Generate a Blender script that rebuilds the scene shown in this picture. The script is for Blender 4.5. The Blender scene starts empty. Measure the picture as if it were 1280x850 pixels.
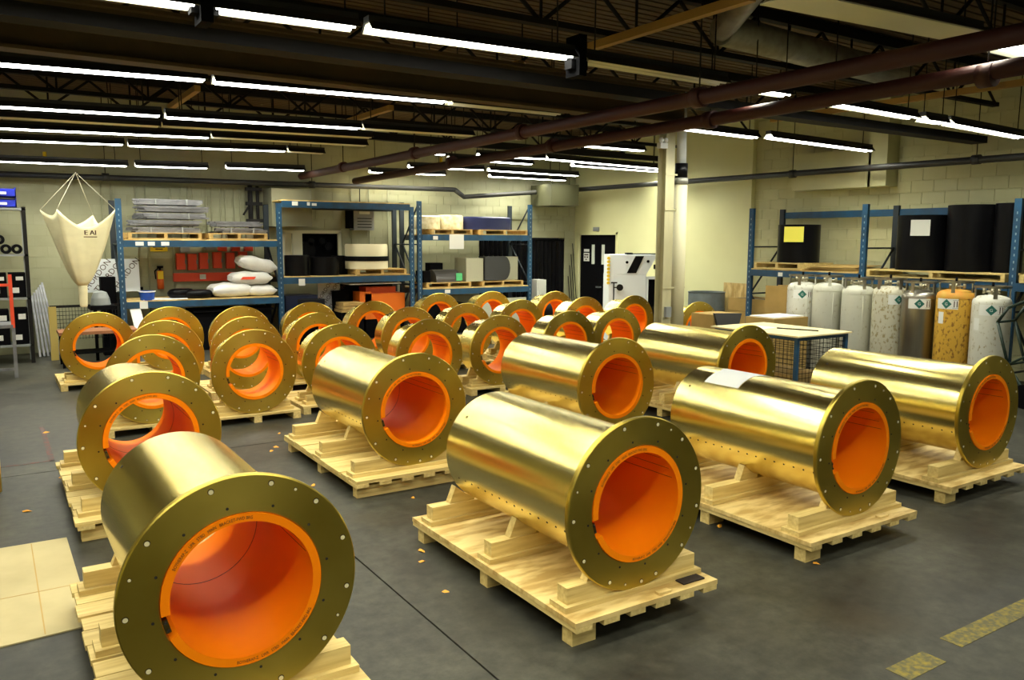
import bpy, bmesh, math, random
from mathutils import Vector, Matrix
random.seed(7)
SC = bpy.context.scene
COL = SC.collection
PI = math.pi
# ---------------------------------------------------------------- camera
f_px = 1013.44
pitch, yaw, roll = math.radians(7.0356), math.radians(32.932), math.radians(0.268)
cam_d = bpy.data.cameras.new('camera'); cam = bpy.data.objects.new('camera', cam_d); COL.objects.link(cam)
F = Vector((math.sin(yaw)*math.cos(pitch), math.cos(yaw)*math.cos(pitch), -math.sin(pitch)))
R0 = Vector((math.cos(yaw), -math.sin(yaw), 0)); U0 = R0.cross(F)
Rv = math.cos(roll)*R0 + math.sin(roll)*U0; Uv = -math.sin(roll)*R0 + math.cos(roll)*U0
M3 = Matrix((Rv, Uv, -F)).transposed()
cam.matrix_world = Matrix.Translation((0, 0, 2.16)) @ M3.to_4x4()
cam_d.sensor_width = 36; cam_d.lens = f_px*36/1280; cam_d.clip_start = 0.05; cam_d.clip_end = 100
SC.camera = cam
# ---------------------------------------------------------------- world, exposure
w = bpy.data.worlds.new('world'); SC.world = w; w.use_nodes = True
w.node_tree.nodes['Background'].inputs[0].default_value = (0.9, 0.95, 0.8, 1)
w.node_tree.nodes['Background'].inputs[1].default_value = 0.01
SC.view_settings.view_transform = 'Standard'; SC.view_settings.look = 'None'
SC.view_settings.gamma = 1; SC.view_settings.use_curve_mapping = False
SC.view_settings.exposure = 0.0
LAMP_W = 38.0
LAMP_COL = (1.0, 0.98, 0.80)

# ---------------------------------------------------------------- helpers
def tag(o, label=None, cat=None, group=None, kind=None):
    if label: o['label'] = label
    if cat: o['category'] = cat
    if group: o['group'] = group
    if kind: o['kind'] = kind
    return o
def empty(name, loc, rz=0, label=None, cat=None, group=None):
    o = bpy.data.objects.new(name, None); COL.objects.link(o)
    o.location = loc; o.rotation_euler = (0, 0, rz); o.empty_display_size = .1
    return tag(o, label, cat, group)
def copy_tree(o, parent=None):
    c = o.copy(); COL.objects.link(c)
    if parent: c.parent = parent
    for ch in list(o.children): copy_tree(ch, c)
    return c
class MB:
    def __init__(s): s.v = []; s.f = []; s.sm = []
    def add(s, vs, fs, smooth=False, mat=None):
        n = len(s.v)
        if mat is not None: vs = [mat @ Vector(v) for v in vs]
        s.v += [tuple(v) for v in vs]; s.f += [tuple(i+n for i in f) for f in fs]
        s.sm += [smooth if isinstance(smooth, bool) else q for q in ([smooth]*len(fs) if isinstance(smooth, bool) else smooth)]
        return s
    def box(s, x0, x1, y0, y1, z0, z1, mat=None):
        vs = [(x0,y0,z0),(x1,y0,z0),(x1,y1,z0),(x0,y1,z0),(x0,y0,z1),(x1,y0,z1),(x1,y1,z1),(x0,y1,z1)]
        return s.add(vs, [(0,3,2,1),(4,5,6,7),(0,1,5,4),(1,2,6,5),(2,3,7,6),(3,0,4,7)], False, mat)
    def prism(s, pts, a0, a1, axis='y', mat=None):
        n = len(pts)
        def P(p, a): return (p[0], a, p[1]) if axis == 'y' else ((a, p[0], p[1]) if axis == 'x' else (p[0], p[1], a))
        vs = [P(p, a0) for p in pts]+[P(p, a1) for p in pts]
        fs = [tuple(range(n)), tuple(range(2*n-1, n-1, -1))]+[(i, i+n, (i+1) % n+n, (i+1) % n) for i in range(n)]
        return s.add(vs, fs, False, mat)
    def cyl(s, p0, p1, r, r2=None, n=12, caps=True, smooth=True):
        p0, p1 = Vector(p0), Vector(p1); r2 = r if r2 is None else r2
        d = (p1-p0).normalized(); a = Vector((0,0,1)) if abs(d.z) < .9 else Vector((1,0,0))
        u = d.cross(a).normalized(); v = d.cross(u)
        vs = [p0+(u*math.cos(2*PI*i/n)+v*math.sin(2*PI*i/n))*r for i in range(n)]
        vs += [p1+(u*math.cos(2*PI*i/n)+v*math.sin(2*PI*i/n))*r2 for i in range(n)]
        fs = [(i, i+n, (i+1) % n+n, (i+1) % n) for i in range(n)]; sm = [smooth]*n
        if caps: fs += [tuple(range(n)), tuple(range(2*n-1, n-1, -1))]; sm += [False, False]
        return s.add(vs, fs, sm)
    def tube(s, pts, r, n=8):
        for a, b in zip(pts[:-1], pts[1:]): s.cyl(a, b, r, n=n)
        for p in pts[1:-1]: s.ball(p, r*1.02, 8, 5)
        return s
    def ball(s, c, r, n=12, m=8, sz=1):
        vs = []; fs = []
        for j in range(m+1):
            th = PI*j/m
            for i in range(n): vs.append((c[0]+r*math.sin(th)*math.cos(2*PI*i/n), c[1]+r*math.sin(th)*math.sin(2*PI*i/n), c[2]+sz*r*math.cos(th)))
        for j in range(m):
            for i in range(n): fs.append((j*n+i, (j+1)*n+i, (j+1)*n+(i+1) % n, j*n+(i+1) % n))
        return s.add(vs, fs, True)
    def lathe(s, prof, c=(0,0,0), n=32, axis='z', closed=False, sharp=True):
        # prof: list of (r, h). every profile segment gets its own vertices so the edges stay crisp
        segs = list(zip(prof[:-1], prof[1:]))
        if closed: segs.append((prof[-1], prof[0]))
        def P(r, h, i):
            a = 2*PI*i/n; x, y = r*math.cos(a), r*math.sin(a)
            return (c[0]+x, c[1]+y, c[2]+h) if axis == 'z' else (c[0]+x, c[1]+h, c[2]+y)
        for (r0, h0), (r1, h1) in segs:
            vs = [P(r0, h0, i) for i in range(n)]+[P(r1, h1, i) for i in range(n)]
            fs = [(i, (i+1) % n, (i+1) % n+n, i+n) for i in range(n)]
            if axis != 'z': fs = [tuple(reversed(f)) for f in fs]
            s.add(vs, fs, True)
        return s
    def build(s, name, mat, parent=None, recalc=False):
        me = bpy.data.meshes.new(name); me.from_pydata(s.v, [], s.f)
        me.polygons.foreach_set('use_smooth', s.sm); me.materials.append(mat)
        if recalc:
            bm = bmesh.new(); bm.from_mesh(me); bmesh.ops.remove_doubles(bm, verts=bm.verts, dist=1e-5)
            bmesh.ops.recalc_face_normals(bm, faces=bm.faces); bm.to_mesh(me); bm.free()
            me.set_sharp_from_angle(angle=math.radians(35))
        me.update()
        o = bpy.data.objects.new(name, me); COL.objects.link(o)
        if parent: o.parent = parent
        return o
def inst(src, name, parent, loc=(0,0,0), rot=(0,0,0), scale=(1,1,1)):
    o = bpy.data.objects.new(name, src.data); COL.objects.link(o); o.parent = parent
    o.location = loc; o.rotation_euler = rot; o.scale = scale; return o
def text_geo(txt, size=1.0):
    cu = bpy.data.curves.new('t', 'FONT'); cu.body = txt; cu.size = size; cu.resolution_u = 2
    ob = bpy.data.objects.new('t', cu); COL.objects.link(ob)
    dg = bpy.context.evaluated_depsgraph_get(); me = ob.evaluated_get(dg).to_mesh()
    vs = [tuple(v.co) for v in me.vertices]; fs = [tuple(p.vertices) for p in me.polygons]
    ob.evaluated_get(dg).to_mesh_clear(); bpy.data.objects.remove(ob); bpy.data.curves.remove(cu)
    return vs, fs
def text_obj(txt, size, mat, parent, M, name='lettering', center=True):
    vs, fs = text_geo(txt, size)
    if center and vs:
        cx = (min(v[0] for v in vs)+max(v[0] for v in vs))/2; cy = (min(v[1] for v in vs)+max(v[1] for v in vs))/2
        vs = [(v[0]-cx, v[1]-cy, 0) for v in vs]
    mb = MB(); mb.add(vs, fs, False, M); return mb.build(name, mat, parent)
FACE_Y = lambda x, y, z, rot=0: Matrix.Translation((x, y, z)) @ Matrix.Rotation(PI/2, 4, 'X') @ Matrix.Rotation(rot, 4, 'Z')
FACE_X = lambda x, y, z, rot=0: Matrix.Translation((x, y, z)) @ Matrix.Rotation(-PI/2, 4, 'Z') @ Matrix.Rotation(PI/2, 4, 'X') @ Matrix.Rotation(rot, 4, 'Z')

# ---------------------------------------------------------------- materials
def nm(name):
    m = bpy.data.materials.new(name); m.use_nodes = True; nt = m.node_tree
    return m, nt, nt.nodes['Principled BSDF'], nt.links
def mat(name, col, rough=.6, metal=0, col2=None, scale=(4,4,4), detail=4, bump=0, bscale=None, lo=.35, hi=.65, rvar=0, emit=None, ospec=None, rand=0, coat=0):
    m, nt, b, L = nm(name)
    b.inputs['Base Color'].default_value = (*col, 1); b.inputs['Roughness'].default_value = rough; b.inputs['Metallic'].default_value = metal
    if ospec is not None: b.inputs['Specular IOR Level'].default_value = ospec
    if coat: b.inputs['Coat Weight'].default_value = coat; b.inputs['Coat Roughness'].default_value = .1
    if emit: b.inputs['Emission Color'].default_value = (*emit[0], 1); b.inputs['Emission Strength'].default_value = emit[1]
    if col2 or bump or rvar or rand:
        tc = nt.nodes.new('ShaderNodeTexCoord'); mp = nt.nodes.new('ShaderNodeMapping'); mp.inputs['Scale'].default_value = scale
        L.new(tc.outputs['Object'], mp.inputs[0]); nz = nt.nodes.new('ShaderNodeTexNoise'); nz.inputs['Detail'].default_value = detail; nz.inputs['Scale'].default_value = 1
        if rand:
            oi = nt.nodes.new('ShaderNodeObjectInfo'); vm = nt.nodes.new('ShaderNodeVectorMath'); vm.operation = 'ADD'
            mu = nt.nodes.new('ShaderNodeMath'); mu.operation = 'MULTIPLY'; mu.inputs[1].default_value = 37
            L.new(oi.outputs['Random'], mu.inputs[0]); L.new(mp.outputs[0], vm.inputs[0]); L.new(mu.outputs[0], vm.inputs[1]); L.new(vm.outputs[0], nz.inputs[0])
        else: L.new(mp.outputs[0], nz.inputs[0])
        if col2:
            cr = nt.nodes.new('ShaderNodeValToRGB'); cr.color_ramp.elements[0].position = lo; cr.color_ramp.elements[1].position = hi
            cr.color_ramp.elements[0].color = (*col2, 1); cr.color_ramp.elements[1].color = (*col, 1)
            L.new(nz.outputs[0], cr.inputs[0]); out = cr.outputs[0]
            if rand:
                hs = nt.nodes.new('ShaderNodeHueSaturation'); mr = nt.nodes.new('ShaderNodeMapRange')
                mr.inputs['To Min'].default_value = 1-rand; mr.inputs['To Max'].default_value = 1+rand*.6
                L.new(oi.outputs['Random'], mr.inputs[0]); L.new(mr.outputs[0], hs.inputs['Value']); L.new(out, hs.inputs['Color']); out = hs.outputs[0]
            L.new(out, b.inputs['Base Color'])
        if rvar:
            mr = nt.nodes.new('ShaderNodeMapRange'); mr.inputs['To Min'].default_value = rough-rvar; mr.inputs['To Max'].default_value = rough+rvar
            L.new(nz.outputs[0], mr.inputs[0]); L.new(mr.outputs[0], b.inputs['Roughness'])
        if bump:
            bp = nt.nodes.new('ShaderNodeBump'); bp.inputs['Strength'].default_value = bump; bp.inputs['Distance'].default_value = .01
            if bscale:
                mp2 = nt.nodes.new('ShaderNodeMapping'); mp2.inputs['Scale'].default_value = bscale; L.new(tc.outputs['Object'], mp2.inputs[0])
                n2 = nt.nodes.new('ShaderNodeTexNoise'); n2.inputs['Scale'].default_value = 1; n2.inputs['Detail'].default_value = 3; L.new(mp2.outputs[0], n2.inputs[0]); L.new(n2.outputs[0], bp.inputs['Height'])
            else: L.new(nz.outputs[0], bp.inputs['Height'])
            L.new(bp.outputs[0], b.inputs['Normal'])
    return m
WX = mat('pine_along_x', (.76,.60,.24), .62, 0, (.54,.38,.12), (3,40,40), 5, .15, None, .3, .7, rand=.14)
WY = mat('pine_along_y', (.78,.62,.26), .62, 0, (.56,.40,.13), (40,3,40), 5, .15, None, .3, .7, rand=.14)
PLY = mat('plywood', (.76,.58,.24), .6, 0, (.48,.31,.09), (4,14,4), 7, .1, None, .38, .60, rand=.06)
PLYE = mat('pallet_lumber', (.62,.42,.14), .7, 0, (.42,.26,.08), (6,20,20), 4, .1, None, .3, .7, rand=.15)
def brass(name, face):
    m, nt, b, L = nm(name)
    tc = nt.nodes.new('ShaderNodeTexCoord')
    b.inputs['Metallic'].default_value = 1
    nz = nt.nodes.new('ShaderNodeTexNoise'); nz.inputs['Scale'].default_value = 1; nz.inputs['Detail'].default_value = 4
    mp = nt.nodes.new('ShaderNodeMapping')
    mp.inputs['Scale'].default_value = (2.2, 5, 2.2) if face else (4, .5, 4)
    oi = nt.nodes.new('ShaderNodeObjectInfo'); mu = nt.nodes.new('ShaderNodeMath'); mu.operation = 'MULTIPLY'; mu.inputs[1].default_value = 31
    va = nt.nodes.new('ShaderNodeVectorMath'); L.new(oi.outputs['Random'], mu.inputs[0])
    L.new(tc.outputs['Object'], mp.inputs[0]); L.new(mp.outputs[0], va.inputs[0]); L.new(mu.outputs[0], va.inputs[1]); L.new(va.outputs[0], nz.inputs[0])
    cr = nt.nodes.new('ShaderNodeValToRGB'); e = cr.color_ramp.elements; e[0].position = .25; e[1].position = .75
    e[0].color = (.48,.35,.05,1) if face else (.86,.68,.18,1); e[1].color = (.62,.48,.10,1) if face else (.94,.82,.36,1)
    L.new(nz.outputs[0], cr.inputs[0]); L.new(cr.outputs[0], b.inputs['Base Color'])
    mr = nt.nodes.new('ShaderNodeMapRange'); mr.inputs['To Min'].default_value = .36 if face else .23; mr.inputs['To Max'].default_value = .40 if face else .25
    L.new(nz.outputs[0], mr.inputs[0]); L.new(mr.outputs[0], b.inputs['Roughness'])
    tg = nt.nodes.new('ShaderNodeTangent'); tg.direction_type = 'RADIAL'; tg.axis = 'Y'; L.new(tg.outputs[0], b.inputs['Tangent'])
    b.inputs['Anisotropic'].default_value = .6 if face else .55; b.inputs['Anisotropic Rotation'].default_value = .25
    return m
BRB = brass('brushed_brass_body', False); BRF = brass('turned_brass_face', True)
BRH = mat('painted_hole_light', (1,.90,.55), .4, .4)  # pale colour painting the light seen in the flange bolt holes
BRD = mat('dark_brass', (.16,.12,.04), .4, 1)
ORG = mat('orange_polymer', (1.0,.25,.002), .5, 0, (.97,.225,.002), (3,3,3), 3, ospec=.10)
INK = mat('black_ink', (.05,.015,.005), .7)
HOLE = mat('dark_recess', (.02,.015,.008), .8)
FLOOR = None
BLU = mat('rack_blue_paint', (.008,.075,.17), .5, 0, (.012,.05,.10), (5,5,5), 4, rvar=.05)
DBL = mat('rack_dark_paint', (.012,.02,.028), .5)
SLOT = mat('post_slot', (.25,.35,.42), .7)
BLK = mat('black_plastic', (.003,.003,.004), .33, 0, (.005,.005,.006), (6,6,2), 3, bump=.2, ospec=.12)
BLKM = mat('black_matt', (.003,.003,.004), .85, ospec=.08)
WHT = mat('white_card', (.75,.76,.72), .7)
GRY = mat('grey_steel', (.30,.31,.33), .45, .7, (.2,.2,.22), (8,8,8), 3)
GRP = mat('grey_paint', (.28,.30,.30), .5)
RED = mat('red_paint', (.82,.075,.025), .45)
YEL = mat('yellow_paint', (.85,.60,.02), .5)
WALLP = mat('cream_wall_paint', (.76,.75,.42), .75, 0, (.71,.70,.38), (1.3,1.3,1.3), 5, lo=.3, hi=.7)
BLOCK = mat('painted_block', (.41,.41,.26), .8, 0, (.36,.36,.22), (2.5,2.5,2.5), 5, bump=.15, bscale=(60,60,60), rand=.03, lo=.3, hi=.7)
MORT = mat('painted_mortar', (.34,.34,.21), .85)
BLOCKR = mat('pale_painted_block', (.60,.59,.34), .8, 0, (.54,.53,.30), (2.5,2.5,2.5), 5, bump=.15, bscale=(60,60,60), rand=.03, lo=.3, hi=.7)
IRON = mat('dark_steel', (.012,.011,.010), .75, 0, ospec=.2)
DECKM = mat('roof_deck', (.10,.062,.025), .85, 0, (.07,.042,.017), (1.5,6,2), 4)
GIRD = mat('brown_girder_paint', (.085,.055,.022), .8, 0, (.06,.04,.016), (2,2,2), 3)
TIMB = mat('ochre_strut', (.42,.25,.07), .7)
REDP = mat('maroon_pipe_paint', (.045,.006,.003), .6)
BPIPE = mat('dark_pipe', (.022,.022,.020), .5, .1)
REFL = mat('cream_reflector', (.72,.70,.50), .5)
RHOUS = mat('dark_fixture_housing', (.02,.02,.018), .6)
TUBE = mat('lit_fluorescent_tube', (1,1,1), .5, emit=((1.0,1.0,.93), 16.0))
DEADT = mat('unlit_tube', (.75,.72,.55), .4)
CARD = mat('cardboard', (.46,.30,.09), .8, 0, (.38,.25,.07), (3,3,3), 4)
FIB = mat('cardboard_sheet', (.50,.42,.22), .8, 0, (.42,.35,.18), (2.5,2.5,2.5), 5)
IVO = mat('ivory_polymer', (.78,.72,.48), .6)
FAB = mat('cream_fabric', (.70,.66,.42), .9, 0, (.63,.59,.37), (3,3,6), 3)
ROPE = mat('rope', (.55,.52,.38), .9)
PAPER = mat('white_paper', (.82,.84,.84), .7)
GALV = mat('galvanised_duct', (.34,.34,.30), .45, .5, (.25,.25,.22), (9,9,9), 3)
MACH = mat('machine_white', (.80,.87,.92), .45)
COLM = mat('column_cream_paint', (.60,.57,.36), .6, 0, (.52,.49,.30), (6,6,2), 5)
SACK = mat('white_sack', (.78,.78,.75), .55, 0, (.70,.70,.68), (4,4,4), 3, bump=.5, bscale=(9,9,9))
NAVY = mat('navy_wrap', (.01,.015,.07), .4)
GLS = mat('lit_window_glass', (.75,.8,.70), .2)  # opaque pale colour stands in for light through the door windows
STEEL = mat('stainless', (.42,.40,.34), .33, 1, (.34,.32,.27), (14,14,.4), 3)
def tank_mat(name, base, rust, lo, hi):
    return mat(name, base, .55, 0, rust, (26,26,16), 9, lo=lo, hi=hi, rand=.02)
TW = tank_mat('white_tank_paint', (.66,.66,.58), (.36,.31,.16), .30, .42)
TW2 = tank_mat('clean_white_tank_paint', (.60,.60,.50), (.45,.42,.30), .26, .40)
TR = tank_mat('rusty_white_tank_paint', (.60,.58,.45), (.36,.30,.15), .37, .47)
TY = tank_mat('rusty_yellow_tank_paint', (.72,.42,.05), (.30,.13,.02), .36, .46)
GREEN = mat('placard_green', (.01,.13,.10), .5)
TAGY = mat('yellow_tag', (.85,.78,.10), .6)
DGR = mat('dark_green_steel', (.012,.03,.02), .5)

def floor_mat():
    m, nt, b, L = nm('stained_concrete')
    tc = nt.nodes.new('ShaderNodeTexCoord')
    def noise(sc, det, rough=.6):
        n = nt.nodes.new('ShaderNodeTexNoise'); n.inputs['Scale'].default_value = sc; n.inputs['Detail'].default_value = det; n.inputs['Roughness'].default_value = rough
        L.new(tc.outputs['Object'], n.inputs[0]); return n
    a = noise(.9, 8, .65); c = noise(9, 6, .7)
    cr = nt.nodes.new('ShaderNodeValToRGB'); e = cr.color_ramp.elements
    e[0].position = .33; e[0].color = (.018,.018,.014,1); e[1].position = .66; e[1].color = (.058,.057,.043,1)
    L.new(a.outputs[0], cr.inputs[0])
    c2 = nt.nodes.new('ShaderNodeValToRGB'); e = c2.color_ramp.elements; e[0].position = .3; e[0].color = (.5,.5,.5,1); e[1].position = .7; e[1].color = (1.4,1.4,1.35,1)
    L.new(c.outputs[0], c2.inputs[0])
    mx = nt.nodes.new('ShaderNodeMix'); mx.data_type = 'RGBA'; mx.blend_type = 'MULTIPLY'; mx.inputs[0].default_value = 1
    L.new(cr.outputs[0], mx.inputs[6]); L.new(c2.outputs[0], mx.inputs[7])
    # ochre stains
    s = noise(.55, 4, .5); c3 = nt.nodes.new('ShaderNodeValToRGB'); e = c3.color_ramp.elements; e[0].position = .62; e[0].color = (0,0,0,1); e[1].position = .74; e[1].color = (.6,.6,.6,1)
    L.new(s.outputs[0], c3.inputs[0])
    m2 = nt.nodes.new('ShaderNodeMix'); m2.data_type = 'RGBA'; L.new(c3.outputs[0], m2.inputs[0]); L.new(mx.outputs[2], m2.inputs[6]); m2.inputs[7].default_value = (.050,.038,.018,1)
    L.new(m2.outputs[2], b.inputs['Base Color'])
    b.inputs['Specular IOR Level'].default_value = .35
    mr = nt.nodes.new('ShaderNodeMapRange'); mr.inputs['To Min'].default_value = .38; mr.inputs['To Max'].default_value = .62
    L.new(a.outputs[0], mr.inputs[0]); L.new(mr.outputs[0], b.inputs['Roughness'])
    bp = nt.nodes.new('ShaderNodeBump'); bp.inputs['Strength'].default_value = .12; bp.inputs['Distance'].default_value = .004
    L.new(c.outputs[0], bp.inputs['Height']); L.new(bp.outputs[0], b.inputs['Normal'])
    return m
FLOOR = floor_mat()

# ================================================================ SETTING
XL, XR, YB, YF, HT = -4.0, 13.4, 17.6, -6.0, 4.9
# floor slabs divided by joints (joint lines X=2.0 and Y=8.5)
xs = [XL, 2.0, 8.2, XR+.3]; ys = [YF, 2.35-5.6, 8.5, YB+.3]
fl = MB().box(XL, XR+.3, YF, YB+.3, -.2, -.012).build('floor', MORT); tag(fl, kind='structure')
fl.data.materials[0] = mat('joint_grout', (.012,.012,.012), .9)
for i in range(3):
    for j in range(3):
        MB().box(xs[i]+.006, xs[i+1]-.006, ys[j]+.006, ys[j+1]-.006, -.1, 0).build('slab', FLOOR, fl)
def wall(name, mb, m): return tag(mb.build(name, m), kind='structure')
wall('wall_left', MB().box(XL-.2, XL, YF, YB, 0, HT), WALLP)
wall('wall_front', MB().box(XL, XR, YF-.2, YF, 0, HT), WALLP)
# back wall: painted concrete block around a window opening and a curtained opening
WIN = (5.42, 6.78, 1.35, 2.32); CUR = (10.4, 13.05, 0, 2.22)
def blocks(parent, along, fixed, sgn, a0, a1, z1, skip, vis, m):
    lst = []
    r = 0; z = 0.0
    while z < z1-.05:
        a = a0-(.2 if r % 2 else 0)
        while a < a1:
            b0, b1 = max(a+.003, a0), min(a+.397, a1)
            if b1-b0 > .04 and not any(b0 < s[1] and b1 > s[0] and z < s[3] and z+.2 > s[2] for s in skip): lst.append((b0, b1, z+.003, min(z+.197, z1)))
            elif b1-b0 > .04:
                for s in skip:      # part blocks beside openings
                    if z < s[3] and z+.2 > s[2]:
                        if b0 < s[0] < b1 and z+.2 > s[2]: lst.append((b0, s[0], z+.005, z+.195))
                        if b0 < s[1] < b1: lst.append((s[1], b1, z+.005, z+.195))
            a += .4
        z += .2; r += 1
    lst.sort(key=lambda q: vis(*q)); near, far = lst[:300], lst[300:]
    def bx(mb, q):
        if along == 'x': mb.box(q[0], q[1], fixed-.008, fixed+.05, q[2], q[3])
        else: mb.box(fixed-.008, fixed+.05, q[0], q[1], q[2], q[3])
        return mb
    for q in near: bx(MB(), q).build('block', m, parent)
    mb = MB()
    for q in far: bx(mb, q)
    if far: tag(mb.build('block', m, parent), kind='stuff')
wb = MB()
wb.box(XL, WIN[0], YB, YB+.25, 0, HT).box(WIN[0], WIN[1], YB, YB+.25, 0, WIN[2]).box(WIN[0], WIN[1], YB, YB+.25, WIN[3], HT)
wb.box(WIN[1], CUR[0], YB, YB+.25, 0, HT).box(CUR[0], CUR[1], YB, YB+.25, CUR[3], HT).box(CUR[1], XR+.2, YB, YB+.25, 0, HT)
wback = wall('wall_back', wb, MORT)
def visb(a, b, z0, z1):
    hidden = 0 if (z0 > 1.0 and z0 < 3.6 and a > -.2) else 10
    return hidden+abs((a+b)/2-5)*.05+abs(z0-2.4)
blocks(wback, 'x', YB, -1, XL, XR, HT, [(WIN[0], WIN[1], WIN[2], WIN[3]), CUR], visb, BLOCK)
# right wall: smooth painted bay at the back, block wall nearer
JY = 11.6
wr = wall('wall_right', MB().box(XR, XR+.25, JY, 15.85, 0, HT).box(XR, XR+.25, 15.85, 17.4, 2.33, HT).box(XR, XR+.25, 17.4, YB, 0, HT).box(XR+.14, XR+.3, YF, JY, 0, HT), WALLP)
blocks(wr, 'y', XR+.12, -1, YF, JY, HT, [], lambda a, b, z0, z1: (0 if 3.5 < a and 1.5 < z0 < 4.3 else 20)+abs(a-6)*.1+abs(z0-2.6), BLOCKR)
# bulkhead box on the right wall and its upstand
tag(MB().box(XR-.25, XR+.1, 8.75, 10.4, 3.12, 3.8).box(XR-.25, XR+.1, 8.45, 8.8, 3.12, HT).build('trim_1', BLOCKR), kind='structure')
# ceiling: ribbed deck
cl = MB().box(XL, XR+.3, YF, YB+.3, HT+.03, HT+.2)
y = YF
while y < YB:
    cl.box(XL, XR, y, y+.11, HT, HT+.03); y += .15
tag(cl.build('ceiling', DECKM), kind='structure')
tag(MB().box(XL, XR, YF, YF+.02, 0, .1).build('baseboard_front', GRP), kind='structure')
# black double door in right wall
dr = tag(MB().box(XR+.04, XR+.09, 15.88, 16.62, 0, 2.3).box(XR+.04, XR+.09, 16.63, 17.37, 0, 2.3).build('door_1', BLKM), kind='structure')
MB().box(XR-.02, XR+.04, 15.82, 15.88, 0, 2.36).box(XR-.02, XR+.02, 17.37, 17.43, 0, 2.36).box(XR-.02, XR+.02, 15.82, 17.43, 2.3, 2.36).build('door_frame', WALLP, dr)
for yy in (16.42, 16.83): MB().box(XR+.02, XR+.04, yy-.05, yy+.05, 1.54, 2.05).build('window_pane', GLS, dr)
MB().cyl((XR+.04, 16.5, .95), (XR-.03, 16.5, .95), .02).box(XR-.04, XR-.02, 16.48, 16.62, .93, .97).build('door_handle', GRY, dr)
sg = MB().box(XR+.02, XR+.035, 16.99, 17.22, 1.61, 1.83).box(XR+.02, XR+.035, 17.0, 17.21, 1.86, 1.93).build('door_sign', WHT, dr)
MB().box(XR+.018, XR+.0195, 17.02, 17.19, 1.765, 1.795).box(XR+.018, XR+.0195, 17.13, 17.19, 1.70, 1.735).box(XR+.018, XR+.0195, 17.03, 17.09, 1.70, 1.735).box(XR+.018, XR+.0195, 17.08, 17.14, 1.64, 1.67).build('lettering', INK, sg)
tag(MB().box(XR-.03, XR, 16.55, 16.78, 2.4, 2.5).build('exit_lamp_box', GRP), 'small grey box on the wall above the black double door', 'box')
# window in back wall
wn = tag(MB().box(WIN[0], WIN[1], YB+.12, YB+.14, WIN[2], WIN[3]).build('window_1', BLKM), kind='structure')
MB().box(WIN[0], WIN[1], YB-.04, YB+.02, WIN[3]-.04, WIN[3]+.03).box(WIN[1]-.08, WIN[1], YB-.04, YB+.02, WIN[2], WIN[3]).box(WIN[0], WIN[0]+.07, YB-.04, YB+.02, WIN[2], WIN[3]).box(5.66, 5.88, YB-.03, YB+.12, WIN[2], WIN[3]).build('window_frame', REFL, wn)
MB().box(WIN[0]+.07, 5.66, YB+.05, YB+.07, WIN[2], WIN[3]).build('window_pane', IVO, wn)  # ivory colour stands in for the bright light in this part
for cx, cz, r in ((6.0,1.9,.2),(6.35,2.12,.07),(6.1,2.1,.08),(6.5,2.0,.09)):
    MB().cyl((cx, YB+.12, cz), (cx, YB+.02, cz), r, n=20).build('reel', BLK, wn)
# curtained opening: black strips
ct = empty('strip_curtain', (CUR[0], YB+.02, 0), 0, 'black vertical strip curtain in the back corner doorway behind the rack', 'curtain')
MB().cyl((0,0,2.16), (CUR[1]-CUR[0],0,2.16), .025).build('curtain_rail', BLKM, ct)
for k in range(16):
    x = .02+k*.163
    s = MB(); pts = [(x+.02*j*1.35, .03*math.sin(j*1.3+k)) for j in range(7)]
    pts = pts+[(p[0], p[1]+.008) for p in reversed(pts)]
    s.prism([(a, b) for a, b in pts], .03, 2.15, 'z').build('strip', BLK, ct)
tag(MB().box(11.9, 12.75, 16.6, 17.5, 3.02, 3.55).cyl((12.0,16.8,3.55),(12.0,16.8,HT-.003),.012).cyl((12.6,16.8,3.55),(12.6,16.8,HT-.003),.012).build('air_unit', mat('olive_unit_paint', (.06,.06,.025), .7)), 'olive boxy air unit hung in the back right corner', 'air unit')
tag(MB().box(8.5, 13.0, YB-.06, YB-.025, 2.68, 2.72).build('trim_2', MORT), kind='structure')

# ================================================================ ROOF STRUCTURE
def truss(y, label, x0=-3.9, x1=13.35, zt=4.82, zb=4.28):
    t = empty('roof_truss', (x0, y, zb), 0, label, 'truss', 'open web roof trusses')
    L_ = x1-x0
    MB().box(0, L_, -.05, .05, zt-zb-.05, zt-zb+.07).build('top_chord', IRON, t)
    MB().box(0, L_, -.05, .05, -.03, .03).build('bottom_chord', IRON, t)
    n = 14; st = L_/n; src = None
    up = MB().cyl((0,0,0), (st/2,0,zt-zb-.05), .022, n=6).build('web', IRON, t)
    dn = MB().cyl((st/2,0,zt-zb-.05), (st,0,0), .022, n=6).build('web', IRON, t)
    vt = MB().cyl((0,0,0), (0,0,zt-zb-.05), .016, n=6).build('web', IRON, t)
    for k in range(1, n):
        for s_ in (up, dn, vt): inst(s_, 'web', t, (k*st, 0, 0))
    return t
for k, y in enumerate((1.0, 3.0, 4.9, 6.8, 9.6, 11.6, 13.8, 15.6)):
    truss(y, 'dark open web roof truss, '+['first','second','third','fourth','fifth','sixth','seventh','eighth'][k]+' from the camera')
g = tag(MB().box(-3.9, 7.9, 8.02, 8.06, 3.72, 4.12).box(-3.9, 7.9, 7.94, 8.14, 4.12, 4.15).box(-3.9, 7.9, 7.94, 8.14, 3.69, 3.72).build('girder', GIRD), 'long brown plate girder above the second row of strip lights', 'girder')
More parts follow.
